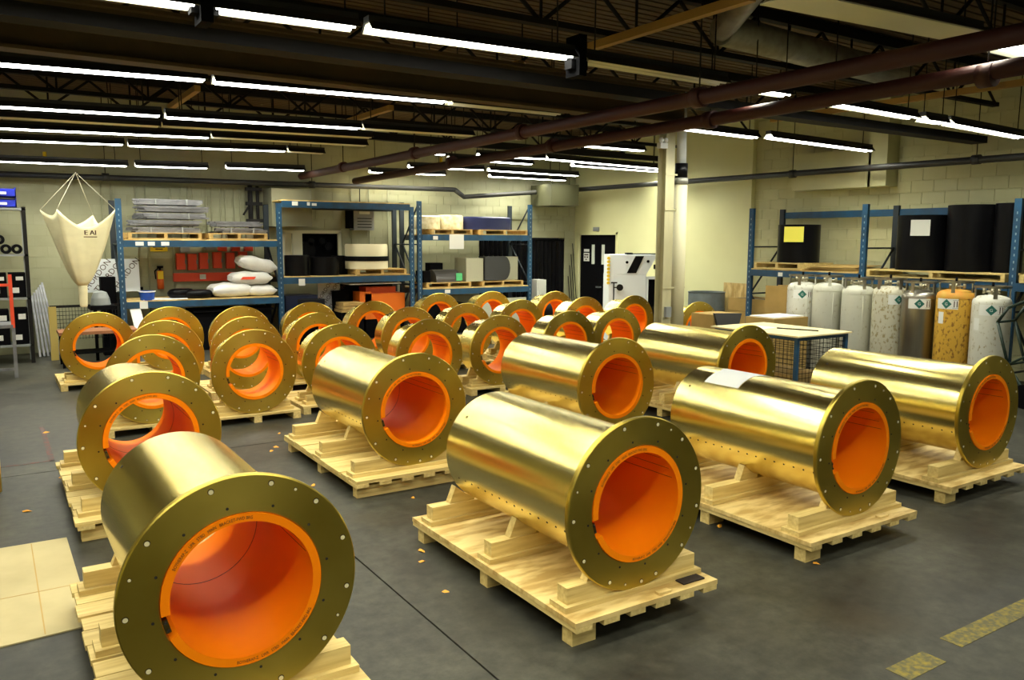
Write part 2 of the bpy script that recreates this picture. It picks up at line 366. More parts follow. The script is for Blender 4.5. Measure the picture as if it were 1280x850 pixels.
# struts along the hall
k = 0
for x, y0, y1, lab in ((5.58, 4.9, 7.1, 'ochre timber strut at the top between the red pipe and the strip lights'), (5.42, 8.2, 10.3, 'ochre strut below the girder, right one'), (2.6, 8.4, 10.5, 'ochre strut below the girder, left one'), (5.58, .5, 4.6, 'ochre timber strut overhead, nearest the camera'),
    (2.6, 4.5, 6.8, 'ochre strut at the top left edge of the roof'), (8.7, 3.2, 8.5, 'ochre strut right of the two red pipes'), (11.4, 4.0, 9.5, 'ochre strut close to the right wall'), (2.6, 12, 14, 'ochre strut above the fourth strip light row, left'), (5.5, 12, 14, 'ochre strut above the fourth strip light row, right')):
    tag(MB().box(x-.04, x+.04, y0, y1, 4.17, 4.25).build('roof_strut', TIMB), lab, 'strut')
# maroon sprinkler mains
def pipe(name, pts, r, m, label, cat='pipe', joints=()):
    e = empty(name, pts[0], 0, label, cat); o = Vector(pts[0])
    MB().tube([Vector(p)-o for p in pts], r, 14).build('pipe_run', m, e)
    for j in joints:
        a = Vector(j)-o
        MB().cyl(a+Vector((0,-.06,0)) if abs(pts[-1][0]-pts[0][0]) < abs(pts[-1][1]-pts[0][1]) else a+Vector((-.06,0,0)), a+Vector((0,.06,0)) if abs(pts[-1][0]-pts[0][0]) < abs(pts[-1][1]-pts[0][1]) else a+Vector((.06,0,0)), r*1.35, n=14).build('coupling', m, e)
        MB().cyl(a+Vector((0,0,r)), a+Vector((0,0,HT-j[2])), .008, n=6).build('hanger_rod', IRON, e)
    return e
pipe('sprinkler_main', [(5.7,-2,3.50),(5.7,17.0,3.47)], .07, REDP, 'maroon overhead pipe, the upper left of the two big ones', joints=[(5.7,y,3.49) for y in (2.6,5.6,8.6,11.6,14.6)])
pipe('sprinkler_main', [(6.9,-2,3.57),(6.9,17.0,3.42)], .072, REDP, 'maroon overhead pipe, the lower right of the two big ones', joints=[(6.9,y,3.5) for y in (3.6,6.6,9.6,12.6)])
for c_, t_ in (((5.7,13.2,3.385),'left'),((6.9,13.0,3.34),'right')): pass
pipe('wall_pipe', [(12.9,-2,3.38),(12.9,16.9,3.45)], .055, BPIPE, 'dark pipe running along the right wall above the rack', joints=[(12.9,y,3.42) for y in (6.8,10.2,13.2)])
pipe('wall_pipe', [(-3.5,17.2,3.25),(9.5,17.2,3.34),(9.75,17.2,3.18),(11.8,17.15,3.36)], .055, BPIPE, 'dark pipe with a dogleg running along the back wall', joints=[(2.0,17.2,3.3),(6.0,17.2,3.32)])
# spiral ducts at top
dd = empty('spiral_duct', (5.9,5.3,4.3), 0, 'grey insulated round duct hanging under the roof near the top', 'duct')
MB().cyl((0,-.4,.3), (.55,.75,.0), .13, n=20).build('duct_branch', GALV, dd)
MB().cyl((.55,.75,0), (4.3,1.1,.0), .16, n=20).build('duct_run', GALV, dd)

# ---------------------------------------------------------------- strip lights
ROWS = [('A',5.95,[(0.69-1.9,3.64,1.31,3.68,1),(1.39,3.68,2.45,3.70,1),(2.53,3.70,4.47,3.73,1),(4.58,3.72,6.40,3.71,0),(6.83,3.69,7.39,3.69,1),(8.04,3.67,9.77,3.65,1),(9.94,3.64,10.44,3.64,1),(10.52,3.64,12.47,3.60,1)]),
('B',8.50,[(-.70,3.60,1.93,3.67,1),(1.99,3.66,4.59,3.71,1),(4.61,3.70,6.21,3.71,0),(7.96,3.70,9.87,3.68,1),(10.14,3.70,12.72,3.66,1)]),
('C',11.10,[(-.6,3.59,1.96,3.65,1),(2.00,3.64,4.60,3.70,1),(4.62,3.70,6.44,3.73,0),(6.80,3.74,7.40,3.74,0),(7.96,3.72,9.95,3.72,1)]),
('D',12.30,[(-.3,3.63,2.15,3.67,0),(2.17,3.68,5.29,3.74,0)]),
('E',13.30,[(0.08,3.61,3.03,3.68,1),(3.05,3.69,5.62,3.73,0),(7.83,3.69,9.34,3.72,1),(9.38,3.72,12.49,3.68,1)]),
('F',14.90,[(-.3,3.60,2.04,3.66,1),(2.09,3.65,4.72,3.72,1),(4.75,3.72,5.44,3.72,0),(7.65,3.86,8.00,3.85,1)]),
('G',14.20,[(7.69,3.70,9.67,3.70,1),(10.71,3.73,13.25,3.72,1)]),
('H',16.20,[(-.3,3.39,2.26,3.42,1),(2.37,3.43,3.64,3.45,1),(3.96,3.48,5.50,3.50,1),(7.80,3.69,9.69,3.72,1),(9.82,3.72,12.40,3.71,1)]),
('I',16.95,[(7.21,3.60,9.10,3.63,1),(10.30,3.65,12.57,3.65,1)]),
('Z',3.60,[(4.35,3.68,6.70,3.75,0),(6.76,3.72,9.2,3.72,1)]),
# unseen rows overhead and behind the camera, added for light and reflections
('Y',1.2,[(-2.6,3.7,-.2,3.7,1),(0,3.7,2.4,3.7,1),(2.6,3.7,5.0,3.7,1),(7.6,3.7,10,3.7,1)]),
('X',-2.0,[(-2.6,3.7,-.2,3.7,1),(0,3.7,2.4,3.7,1),(2.6,3.7,5.0,3.7,1),(7.6,3.7,10,3.7,1)]),
('W',3.60,[(-1.6,3.68,.9,3.7,1),(1.0,3.7,3.4,3.7,1)])]
RN = {'A':'second nearest','B':'third','C':'fourth','D':'dead','E':'sixth','F':'seventh','G':'short right-hand','H':'far left and middle back','I':'last, against the back wall','Z':'nearest upper right','Y':'added overhead out of frame','X':'added unseen behind the camera','W':'added overhead near, out of frame'}
ON = ['leftmost','second from left','third from left','fourth from left','fifth from left','sixth from left','seventh from left','eighth from left']
for rk, Y, fx in ROWS:
    for i, (xa, za, xb, zb, lit) in enumerate(fx):
        Ln = math.hypot(xb-xa, zb-za); ang = math.atan2(zb-za, xb-xa)
        t = empty('strip_light', (xa, Y, za+.02), 0, '%s fluorescent strip light, %s in the %s ceiling row' % ('lit' if lit else 'unlit cream', ON[i], RN[rk]), 'strip light', 'ceiling strip lights')
        t.rotation_euler = (0, -ang, 0)
        wd = .11 if rk not in 'Z' else .16
        # channel and sloping reflector sides
        MB().prism([(-.05,.11),(.05,.11),(.05,.07),(wd,0),(wd-.008,0),(.045,.062),(-.045,.062),(-wd+.008,0),(-wd,0),(-.05,.07)], .0, Ln, 'x').build('housing', RHOUS, t)
        MB().prism([(-.045,.060),(.045,.060),(wd-.010,0),(wd-.014,0),(.042,.055),(-.042,.055),(-wd+.014,0),(-wd+.010,0)], .01, Ln-.01, 'x').build('reflector', REFL, t)
        tr_ = .019 if rk in 'AZXYW' else .027
        for s in (-.045, .045):
            MB().cyl((.03, s, .016), (Ln-.03, s, .016), tr_, n=8).build('fluorescent_tube', TUBE if lit else DEADT, t)
        if rk == 'Z' and not lit: MB().box(.0, Ln, -.16, .16, -.012, -.002).build('cover_panel', REFL, t)
        for q in (.08, .92): MB().cyl((Ln*q, 0, .11), (Ln*q, 0, HT-za-.03), .007, n=6).build('hanger_rod', IRON, t)
        if lit:
            ld = bpy.data.lights.new('lamp_glow', 'AREA'); ld.shape = 'RECTANGLE'; ld.size = Ln*.96; ld.size_y = wd*1.6
            ld.energy = LAMP_W*Ln/2.4; ld.color = LAMP_COL; ld.spread = math.radians(140)
            lo = bpy.data.objects.new('lamp_glow', ld); COL.objects.link(lo); lo.parent = t; lo.location = (Ln/2, 0, -.014)
# dark cable tray beside the nearest row
tag(MB().box(-1.5, 12.6, 6.50, 6.53, 3.62, 3.72).box(-1.5, 12.6, 6.53, 6.70, 3.62, 3.64).box(-1.5, 12.6, 6.70, 6.73, 3.62, 3.72).build('cable_tray', IRON), 'long dark cable tray behind the second nearest strip light row', 'cable tray')
tag(MB().box(-1.0, 12.2, 12.75, 12.85, 3.80, 3.9).build('cable_tray', IRON), 'dark cable tray above the far strip lights', 'cable tray')
tag(MB().cyl((.97,16.25,3.44),(.97,16.25,3.62),.03).build('hoist_hook', YEL), 'small yellow hoist fitting on the far left strip light', 'hoist')
tag(MB().cyl((8.55,16.1,3.68),(8.55,16.1,3.95),.035).build('hoist_hook', YEL), 'small yellow hoist fitting on the far middle strip lights', 'hoist')
# lamp hangers / junction boxes on the nearest row
for x, lab in ((1.35, 'dark motor box hanging at the left gap in the nearest visible light row'), (4.52, 'dark metal junction box at the right gap in the nearest visible light row')):
    tag(MB().box(x-.04, x+.04, 5.85, 6.05, 3.60, 3.95).box(x-.09, x+.09, 5.9, 6.0, 3.66, 3.74).build('junction_box', BLKM), lab, 'junction box')

# ================================================================ BRASS TUBES
def ring_mesh(a0, a1, ri, ro, y0, y1, n=64):
    """orange liner from angle a0 to a1 (a gap is left for the key bar), with fine stave grooves in the bore"""
    mb = MB(); N = n
    angs = [a0+(a1-a0)*i/N for i in range(N+1)]
    for face, (r, y, r2, y2) in enumerate(((ri,y0,ri,y1),(ro,y1,ro,y0),(ro,y0,ri,y0),(ri,y1,ro,y1))):
        vs = []; fs = []
        for a in angs:
            vs.append((r*math.cos(a), y, r*math.sin(a))); vs.append((r2*math.cos(a), y2, r2*math.sin(a)))
        for i in range(N): fs.append((2*i, 2*i+1, 2*i+3, 2*i+2))
        mb.add(vs, fs, True)
    for a, fl_ in ((a0, 0), (a1, 1)):
        c, s = math.cos(a), math.sin(a)
        vs = [(ri*c,y0,ri*s),(ro*c,y0,ro*s),(ro*c,y1,ro*s),(ri*c,y1,ri*s)]
        mb.add(vs, [(0,1,2,3)], False)
    return mb
KEY = math.radians(196)   # key bar angle
BOLTS = [105, 74, 46, 18, -11, -42, -72, 274, 244, 213, 182, 143]+[60, 162, 332, 259]
def make_tube(L, letters, kind):
    t = empty('brass_tube', (0,0,0))
    zc = 0
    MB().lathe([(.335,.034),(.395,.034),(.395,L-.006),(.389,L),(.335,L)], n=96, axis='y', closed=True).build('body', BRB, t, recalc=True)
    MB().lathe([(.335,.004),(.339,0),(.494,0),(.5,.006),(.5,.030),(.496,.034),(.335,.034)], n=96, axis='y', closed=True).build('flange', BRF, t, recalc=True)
    g_ = math.radians(9.5)
    ring_mesh(KEY+g_, KEY+2*PI-g_, .298, .334, -.006, L-.02).build('liner', ORG, t, recalc=True)
    # stave joints: narrow dark grooves along the bore
    kb = MB()
    for a in (KEY-g_+.004, ):
        pass
    c, s = math.cos(KEY), math.sin(KEY)
    Mk = Matrix.Rotation(-KEY, 4, 'Y')
    bar = MB().box(.312, .3335, .012, L-.03, -.030, .030, Mk).build('key_bar', BRD, t)
    scr = MB()
    for q in (-.018, 0.018): scr.cyl(Mk @ Vector((.322, .004, q)), Mk @ Vector((.322, .0125, q)), .006, n=8)
    scr.build('key_screw', HOLE, bar)
    for a in (20, 33, 52, 118):
        a = math.radians(a); Ma = Matrix.Rotation(-a, 4, 'Y')
        MB().box(.2966, .2985, .03, L-.05, -.0012, .0012, Ma).build('stave_joint', INK, t)
    if kind == 'long':
        MB().lathe([(.2966,L*.62),(.2966,L*.62+.003),(.2985,L*.62+.003),(.2985,L*.62)], n=64, axis='y', closed=True).build('stave_joint', INK, t)
    # flange holes: dark discs for shade, low pale discs painting light seen through
    ho = MB().lathe([(.0125,-.0015),(.0125,0.001)], n=14, axis='y').add([(0,0,0)], [], True)
    ho = MB().cyl((0,.0006,0),(0,-.0012,0),.0140,.0135,n=14).build('bolt_hole', BRD, t)
    hd = MB().cyl((0,-.0011,-.0015),(0,-.0018,-.0015),.0105,n=12).build('bore', BRH, ho)  # pale disc set low, painting the light inside the hole
    first = True
    for a in BOLTS:
        r = .463; sc = .62 if a in (60, 162, 332, 259) else 1; x, z = r*math.cos(math.radians(a)), r*math.sin(math.radians(a))
        if first: ho.location = (x,0,z); first = False
        else:
            c_ = copy_tree(ho, t); c_.location = (x,0,z); c_.scale = (sc,1,sc)
    sh = MB().cyl((0,.0006,0),(0,-.0012,0),.0065,n=8).build('screw_hole', HOLE, t)
    for k in range(12):
        a = math.radians(9+30*k); x, z = .368*math.cos(a), .368*math.sin(a)
        if k == 0: sh.location = (x,0,z)
        else: inst(sh, 'screw_hole', t, (x,0,z))
    # row of plug holes down the left side of the body, one on top
    if kind == 'long':
        pl = MB()
        for k in range(16):
            a = math.radians(203); y = .12+k*(L-.25)/15; r = .3955
            pl.cyl((r*math.cos(a)*.997, y, r*math.sin(a)*.997), (r*math.cos(a)*1.002, y, r*math.sin(a)*1.002), .007, n=8)
        pl.build('plug_holes', HOLE, t)
    a = math.radians(138); MB().cyl((.394*math.cos(a), L-.12, .394*math.sin(a)), (.3965*math.cos(a), L-.12, .3965*math.sin(a)), .010, n=10).build('plug_hole', HOLE, t)
    if letters:
        for txt, a0, sgn in (('BOYHERAP-Z   UPR   STBD   MAIN   BRACKET-FWD BRG', 152, -1), ('BOYHERAP-Z   LWR   STBD   MAIN   BRACKET-FWD BRG', 262, 1)):
            vs, fs = text_geo(txt, .017); wmax = max(v[0] for v in vs); target = math.radians(70)*.316
            o = []
            for v in vs:
                a = math.radians(a0)+sgn*(v[0]*target/wmax)/.316; r = .3085+v[1]*1.15 if sgn < 0 else .3235-v[1]*1.15
                o.append((r*math.cos(a), -.0072, r*math.sin(a)))
            MB().add(o, fs, False).build('lettering', INK, t)
    return t
ZL, ZS = .682, .603
LONGS = [('B5',.837,3.372,1.42,'nearest brass tube at the lower left corner, big orange bore'),
 ('F',3.017,3.33,1.56,'large brass tube in the middle of the front row on its own plywood skid'),
 ('H',5.213,3.416,1.54,'long brass tube in the front row with a white sheet lying on it'),
 ('J',7.297,3.574,1.56,'rightmost long brass tube of the front row, in front of the gas cylinders'),
 ('B4',.967,6.426,1.30,'brass tube with an open see-through bore right behind the lower left one'),
 ('E',3.087,6.302,1.58,'long brass tube of the second row, left, above a planked skid'),
 ('G',5.344,6.258,1.62,'long brass tube in the middle of the second row'),
 ('I',7.493,6.436,1.56,'long brass tube of the second row, right, beside the wire table')]
protoL = {}
for k, (n, x, y, L, lab) in enumerate(LONGS):
    t = make_tube(L, n in ('B5','F','H','J','B4','E'), 'long')
    t.location = (x, y, ZL); tag(t, lab, 'brass tube', 'long brass tubes')
    t.rotation_euler = (0, 0, 0)
SHORTS = [('A',1.302,12.987,'short brass ring tube standing alone at far left, workbench seen through it'),
 ('B1',2.369,13.50,'rearmost short brass ring in the left stack of three'),('B2',1.892,11.263,'middle short brass ring in the left stack of three'),('B3',1.49,9.637,'front short brass ring in the left stack of three'),
 ('C1',3.343,13.057,'rearmost short brass ring in the second stack of three'),('C2',2.958,11.232,'middle short brass ring in the second stack of three'),('C3',2.598,9.585,'front short brass ring in the second stack, orange bore facing the aisle'),
 ('D1',4.575,13.313,'rearmost short brass ring in the third stack'),('D2',4.014,11.377,'middle short brass ring in the third stack'),('D3',3.711,9.718,'front short brass ring in the third stack, behind the second row tube'),
 ('K1',5.599,13.048,'short brass ring in front of the orange crate'),('K2',5.60,11.6,'middle short brass ring of the fourth stack'),('K3',4.96,9.68,'front short brass ring of the fourth stack'),
 ('M1',7.573,14.35,'rearmost short brass ring of the fifth stack'),('M2',6.754,11.822,'middle short brass ring of the fifth stack'),('M3',6.081,9.678,'front short brass ring of the fifth stack'),
 ('N1',8.802,14.35,'rearmost short brass ring of the sixth stack'),('N2',8.014,12.061,'middle short brass ring of the sixth stack'),('N3',7.368,9.765,'front short brass ring of the sixth stack'),
 ('O1',9.963,13.712,'short brass ring nearest the black double door'),('O2',9.482,12.084,'middle short brass ring of the seventh stack'),('O3',8.362,9.821,'front short brass ring left of the steel column'),
 ('P',10.556,11.915,'short brass ring in front of the white machine'),('Q',10.486,10.133,'short brass ring right of the steel column')]
proto = make_tube(.52, False, 'short')
for k, (n, x, y, lab) in enumerate(SHORTS):
    t = proto if k == 0 else copy_tree(proto)
    t.location = (x, y, ZS); tag(t, lab, 'brass tube', 'short brass ring tubes')

# ================================================================ SKIDS AND PALLETS
def chock_poly(zb, zc, s, e=.004):
    P_ = lambda x: zc-math.sqrt(.395**2-x*x)-e
    pts = [(.13, zb), (.335, zb), (.285, P_(.285)), (.21, P_(.21)), (.13, P_(.13))]
    return [(s*a, b) for a, b in pts]
def cradle(par, y, W, zd, zc, m, d=.09):
    base = min(.035, (zc-.395-zd)*.35); top = zc-.395-.003
    hw = W/2-.04
    MB().box(-hw-.03, hw+.03, y-.07, y+.07, zd, zd+base).build('cradle_base', m, par)
    MB().box(-hw, hw, y-d/2, y+d/2, zd+base, top).build('cradle_beam', m, par)
    for s in (-1, 1):
        MB().prism(chock_poly(top, zc, s), y-.02, y+.02, 'y').build('chock', m, par)
def skid(x, y, W, L, deck, lab, dx=0, n_cr=3):
    t = empty('timber_skid', (x+dx, y, 0), 0, lab, 'skid', 'timber skids under the long tubes')
    for yy in (.10, L/2, L-.10):
        if deck == 'ply':
            for xa in (-W/2+.02, W/2-.30): MB().box(xa, xa+.16, yy-.045+(.3 if xa > 0 and yy < .5 else 0), yy+.045+(.3 if xa > 0 and yy < .5 else 0), 0, .098).build('foot_block', WX, t)
        else: MB().box(-W/2+.03, W/2-.03, yy-.045, yy+.045, 0, .098).build('runner', WX, t)
    nb = 6
    for k in range(nb):
        c = -W/2+.06+k*(W-.12)/(nb-1); MB().box(c-.055, c+.055, 0, L, .099, .129).build('bearer_board', WY, t)
    if deck == 'ply': MB().box(-W/2, W/2, 0, L, .130, .158).build('plywood_sheet', PLY, t)
    else:
        n = 11; bw = L/n
        for k in range(n):
            o = random.uniform(-.012,.012); MB().box(-W/2+o, W/2+o, k*bw+.004, (k+1)*bw-.004-(.02 if k % 3 == 1 else 0), .130, .158).build('deck_board', WX, t)
    cr = t
    for yy in (.19, L*.5, L-.18)[:n_cr]:
        # cradle is centred on the tube, not the skid
        sub = len(COL.objects)
        zb = .159; base = .032; top = ZL-.395-.003; hw = W/2-.05
        MB().box(-hw-.03, hw+.03, yy-.075, yy+.075, zb, zb+base).build('cradle_base', WX, t)
        MB().box(-hw, hw, yy-.045, yy+.045, zb+base, top).build('cradle_beam', WX, t)
        for s in (-1, 1):
            MB().prism([(a-dx, b) for a, b in chock_poly(top, ZL, s)], yy-.03, yy+.03, 'y').build('chock', WX, t)
    return t
skid(.837, 3.26, 1.06, 1.95, 'plank', 'planked timber skid under the nearest tube at lower left')
skid(3.017, 3.21, 1.06, 1.95, 'ply', 'plywood topped timber skid under the middle front tube with a dark pad on it')
skid(5.213, 3.28, 1.24, 1.95, 'ply', 'plywood topped timber skid under the front tube carrying a white sheet', -.08)
skid(7.297, 3.46, 1.26, 1.95, 'ply', 'plywood topped timber skid under the rightmost front tube', -.12)
skid(.967, 6.30, 1.08, 1.90, 'plank', 'slatted timber skid under the see-through tube at left')
skid(3.087, 6.18, 1.16, 1.95, 'plank', 'planked timber skid under the second row left tube', -.04)
skid(5.344, 6.14, 1.22, 1.95, 'ply', 'timber skid under the second row middle tube')
skid(7.493, 6.31, 1.22, 1.95, 'ply', 'timber skid under the second row right tube')
def pallet_short(x, y, W, L, lab):
    t = empty('timber_pallet', (x, y, 0), 0, lab, 'pallet', 'small pallets under the short rings')
    for c in (-W/2+.05, 0, W/2-.05): MB().box(c-.045, c+.045, .0, L, 0, .075).build('runner', WY, t)
    n = 6; bw = L/n
    for k in range(n): MB().box(-W/2, W/2, k*bw+.008, (k+1)*bw-.012, .076, .100).build('deck_board', WX, t)
    for yy in (.17, .45): cradle(t, yy, W-.1, .101, ZS, WX)
    return t
p0 = None
for n, x, y, lab in SHORTS:
    nm_ = 'small timber pallet under the '+lab.replace('short brass ', '')
    nm_ = ' '.join(nm_.split()[:15])
    if p0 is None: p0 = t = pallet_short(x, y-.06, 1.04, 1.12, nm_)
    else: t = copy_tree(p0); t.location = (x, y-.06, 0)
    t['label'] = nm_; 
# black pad, wood chips, white sheet on tubes
tag(MB().box(-.085,.085,-.055,.055,0,.008).build('rubber_pad', mat('brown_black_pad', (.02,.012,.010), .7)), 'small dark rubber pad on the corner of the middle front skid', 'pad').location = (3.40,3.31,.159)
tag(MB().box(-.045,.045,-.02,.02,0,.014).build('wood_offcut', PLY), 'little wood offcut at the front edge of the middle front skid', 'offcut').location = (3.14,3.245,.159)
tag(MB().box(-.05,.05,-.02,.02,0,.014).build('wood_offcut', PLY), 'little wood offcut at the front edge of the skid under the white-sheeted tube', 'offcut').location = (5.40,3.34,.159)
sh = MB(); r = .3975; nn = 8; vs = []; fs = []
for j in range(2):
    for i in range(nn+1):
        a = math.radians(128-62*i/nn); yy = (0, .36)[j]+(.03 if i > 4 else 0)*(1 if j else -1)
        vs.append((r*math.cos(a), yy, r*math.sin(a)+.0015*(i % 2)))
for i in range(nn): fs.append((i, i+1, nn+2+i, nn+1+i))
o = tag(MB().add(vs, fs, True).build('paper_sheet', PAPER), 'white paper sheet draped on top of the front row tube', 'paper'); o.location = (5.213, 4.36, ZL)

# ================================================================ FLOOR ITEMS
o = empty('cardboard_sheet', (0,0,0), 0, 'flat tan cardboard sheet lying on the floor at lower left', 'cardboard')
MB().prism([(-.9,4.84),(.38,4.90),(.37,6.49),(-.9,6.52)], .001, .009, 'z').build('panel', FIB, o)
MB().box(-.9,.37,5.545,5.552,.009,.0100).box(.145,.152,4.91,6.48,.009,.0100).build('fold_line', CARD, o)
tag(MB().cyl((0,0,0),(0,0,.92),.085,n=20).ball((0,0,.92),.085,16,8,.5).build('bollard', YEL), 'yellow safety bollard cut off by the left edge of the photo', 'bollard').location = (-.085,8.05,0)
yp = mat('worn_yellow_line', (.26,.20,.02), .7, 0, (.10,.09,.04), (30,30,30), 7, lo=.42, hi=.70)
o = tag(MB().box(4.27,7.5,2.14,2.26,.0005,.0025).build('floor_marking', yp), 'worn yellow line painted on the floor at lower right', 'floor marking')
tag(MB().box(3.72,4.05,2.10,2.23,.0005,.0022).build('floor_marking', yp), 'faded yellow patch at the end of the floor line', 'floor marking')
rp = mat('worn_red_line', (.16,.035,.02), .7, 0, (.06,.05,.045), (14,14,14), 7, lo=.45, hi=.65)
tag(MB().box(.40,.45,8.9,10.6,.0005,.0022).box(-.6,.45,8.88,8.93,.0005,.0022).build('floor_marking', rp), 'faint red marking on the floor left of the see-through tube', 'floor marking')
chip = mat('orange_shaving', (.80,.36,.03), .6)
cs = [(.45,10.25),(.447,8.21),(.156,7.31),(2.64,8.85),(2.43,8.27),(2.34,8.14),(2.43,4.90),(2.35,4.73),(2.31,6.78),(2.26,4.23),(4.57,4.14),(4.58,3.28),(.393,4.80),(2.9,6.0)]
c0 = None
for k, (x, y) in enumerate(cs):
    if c0 is None:
        c0 = c = MB().add([(-.03,-.01,.002),(.0,-.022,.002),(.035,-.005,.006),(.02,.018,.002),(-.015,.012,.010),(0,0,.018)], [(0,1,5),(1,2,5),(2,3,5),(3,4,5),(4,0,5),(4,3,2,1,0)], False).build('shaving', chip)
    else: c = c0.copy(); COL.objects.link(c)
    c.location = (x, y, 0); c.rotation_euler = (0,0,k*1.3); c.scale = (.8,.8,.8) if k % 2 else (1.2,1.0,1)
    tag(c, 'small orange shaving on the floor, '+['in the left aisle toward the far lone ring','just left of the see-through tube skid, rear','left of the see-through tube skid, nearest the yellow bollard','farthest one in the aisle behind the planked skid','middle one in the aisle behind the planked skid','near the rear of the planked skid','upper of the pair left of the middle front skid','lower of the pair left of the middle front skid','beside the near end of the planked skid','on open floor left of the middle front skid','right of the middle front skid','by the front foot of the white sheeted tube skid','at the near corner of the cardboard sheet','between the planked skid and the middle front skid'][k], 'shaving', 'orange shavings on the floor')

# ================================================================ RACKS
def rack(name, label, org, L_axis, posts, depth, H, beams, shelves, rot=0, tags=()):
    """posts: list of positions along x; beams: (x0,x1,z0,z1,where) ; local y = depth (0 front)"""
    t = empty(name, org, rot, label, 'pallet rack', 'blue pallet racks')
    src = None; slot = None
    for px in posts:
        for yy in (0, depth):
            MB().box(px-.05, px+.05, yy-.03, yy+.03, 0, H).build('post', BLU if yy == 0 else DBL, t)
        s = MB()
        for k in range(int(H/.1)-1): s.box(px-.008, px+.008, -.0315, -.030, .06+k*.1, .095+k*.1)
        s.build('post_slots', SLOT, t)
        z = .25; k = 0
        while z < H-.2:
            MB().cyl((px, .03, z), (px, depth-.03, z), .016, n=6).build('brace', DBL, t)
            if z+.9 < H: MB().cyl((px, .03, z+.9 if k % 2 == 0 else z), (px, depth-.03, z if k % 2 == 0 else z+.9), .024, n=4).build('brace', DBL, t)
            z += .9; k += 1
    for x0, x1, z0, z1 in beams:
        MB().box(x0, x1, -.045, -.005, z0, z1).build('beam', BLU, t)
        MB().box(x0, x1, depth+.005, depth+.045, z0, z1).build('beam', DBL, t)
    for x0, x1, z in shelves: MB().box(x0, x1, -.04, depth+.04, z, z+.022).build('shelf_board', PLY, t)
    for x, z, w_, h_ in tags: MB().box(x-w_/2, x+w_/2, -.049, -.046, z-h_/2, z+h_/2).build('shelf_tag', WHT, t)
    return t
BY = 16.3
rack('pallet_rack', 'two bay blue pallet rack along the back wall, left', (0, BY+.04, 0), 'x', (2.08, 5.0, 7.93), .9, 2.87,
     [(2.13,4.95,2.0,2.12),(2.13,4.95,.87,.99),(5.05,7.88,2.79,2.92),(5.05,7.88,1.25,1.38)],
     [(2.14,4.94,2.121),(2.14,4.94,.991),(5.06,7.87,2.921),(5.06,7.87,1.381)], tags=((2.4,2.06,.14,.07),(2.6,2.06,.12,.07),(2.84,2.06,.14,.07),(2.42,.93,.14,.14),(5.32,2.87,.12,.08),(5.6,2.87,.06,.07),(5.72,2.86,.1,.05),(5.42,1.28,.13,.14)))
rack('pallet_rack', 'single bay blue pallet rack along the back wall, right, near the curtain', (0, BY+.04, 0), 'x', (8.12, 11.08), .9, 3.0,
     [(8.17,11.03,2.14,2.27),(8.17,11.03,.92,1.05)], [(8.18,11.02,1.051)], tags=((8.5,2.2,.12,.08),(8.8,.99,.14,.08)))
# right-hand rack: local x runs toward the camera (rotate -90deg)
rk = rack('pallet_rack', 'tall blue pallet rack along the right wall behind the gas cylinders', (12.4, 10.69, 0), 'x', (.0, 2.40, 4.80, 7.2), .88, 2.78,
     [(.05,2.35,1.50,1.62),(2.45,4.75,1.46,1.58),(4.85,7.15,1.46,1.58)], [(.06,2.34,1.621)], rot=-PI/2, tags=((.75,1.55,.1,.07),))
for x0, x1 in ((.05,2.35),(2.45,4.75),(4.85,7.15)):
    MB().box(x0, x1, .885, .925, 2.60, 2.72).build('beam', BLU, rk)

def pallet_box(name, loc, W, D, lab, rz=0, H=.12, m=PLYE, group='pallets on the racks', cat='pallet'):
    t = empty(name, loc, rz, lab, cat, group)
    for c in (-W/2+.03, 0, W/2-.03): MB().box(c-.03, c+.03, 0, D, .02, H-.02).build('runner', m, t)
    n = 5
    for k in range(n):
        y0 = k*(D-.12)/(n-1)
        MB().box(-W/2, W/2, y0, y0+.12, H-.02, H).build('deck_board', m, t)
    for y0 in (0, D/2-.06, D-.12): MB().box(-W/2, W/2, y0, y0+.12, 0, .02).build('bottom_board', m, t)
    return t
# --- rack 1 contents
T1 = 2.144
pallet_box('timber_pallet', (2.86,BY+.0,T1), 1.28, .8, 'worn orange-brown pallet under the tall bar bundle, top left rack shelf')
pallet_box('timber_pallet', (4.20,BY+.0,T1), 1.10, .8, 'worn pallet under the low bar bundle, top left rack shelf')
def bar_bundle(loc, W, layers, lab, seed):
    rr = random.Random(seed); t = empty('bar_bundle', loc, 0, lab, 'bar bundle', 'bundles of grey metal bars')
    src = MB().prism([(0,0),(.055,0),(.055,.012),(.012,.012),(.012,.03),(0,.03)], 0, W, 'x').build('bar', GRY, t)
    first = True; z = 0
    for l in range(layers):
        off = rr.uniform(-.14,.14)
        for r_ in range(3):
            for c in range(7):
                o_ = src if first else inst(src, 'bar', t); first = False
                o_.location = (off+rr.uniform(-.10,.10), .02+c*.11+rr.uniform(-.01,.01), z); o_.rotation_euler = (0,0,rr.uniform(-.02,.02))
            z += .034
        for q in (.25,.75):
            MB().box(W*q-.012+off, W*q+.012+off, -.0, .80, z-.106, z+.001).build('strap', GRP, t) if l % 2 == 0 else None
        z += .028
    return t
bar_bundle((2.42,BY+.06,T1+.122), 1.10, 5, 'tall bundle of grey steel bars on the left rack top shelf', 3)
bar_bundle((3.82,BY+.06,T1+.122), .86, 2, 'low bundle of grey steel bars on the left rack top shelf', 5)
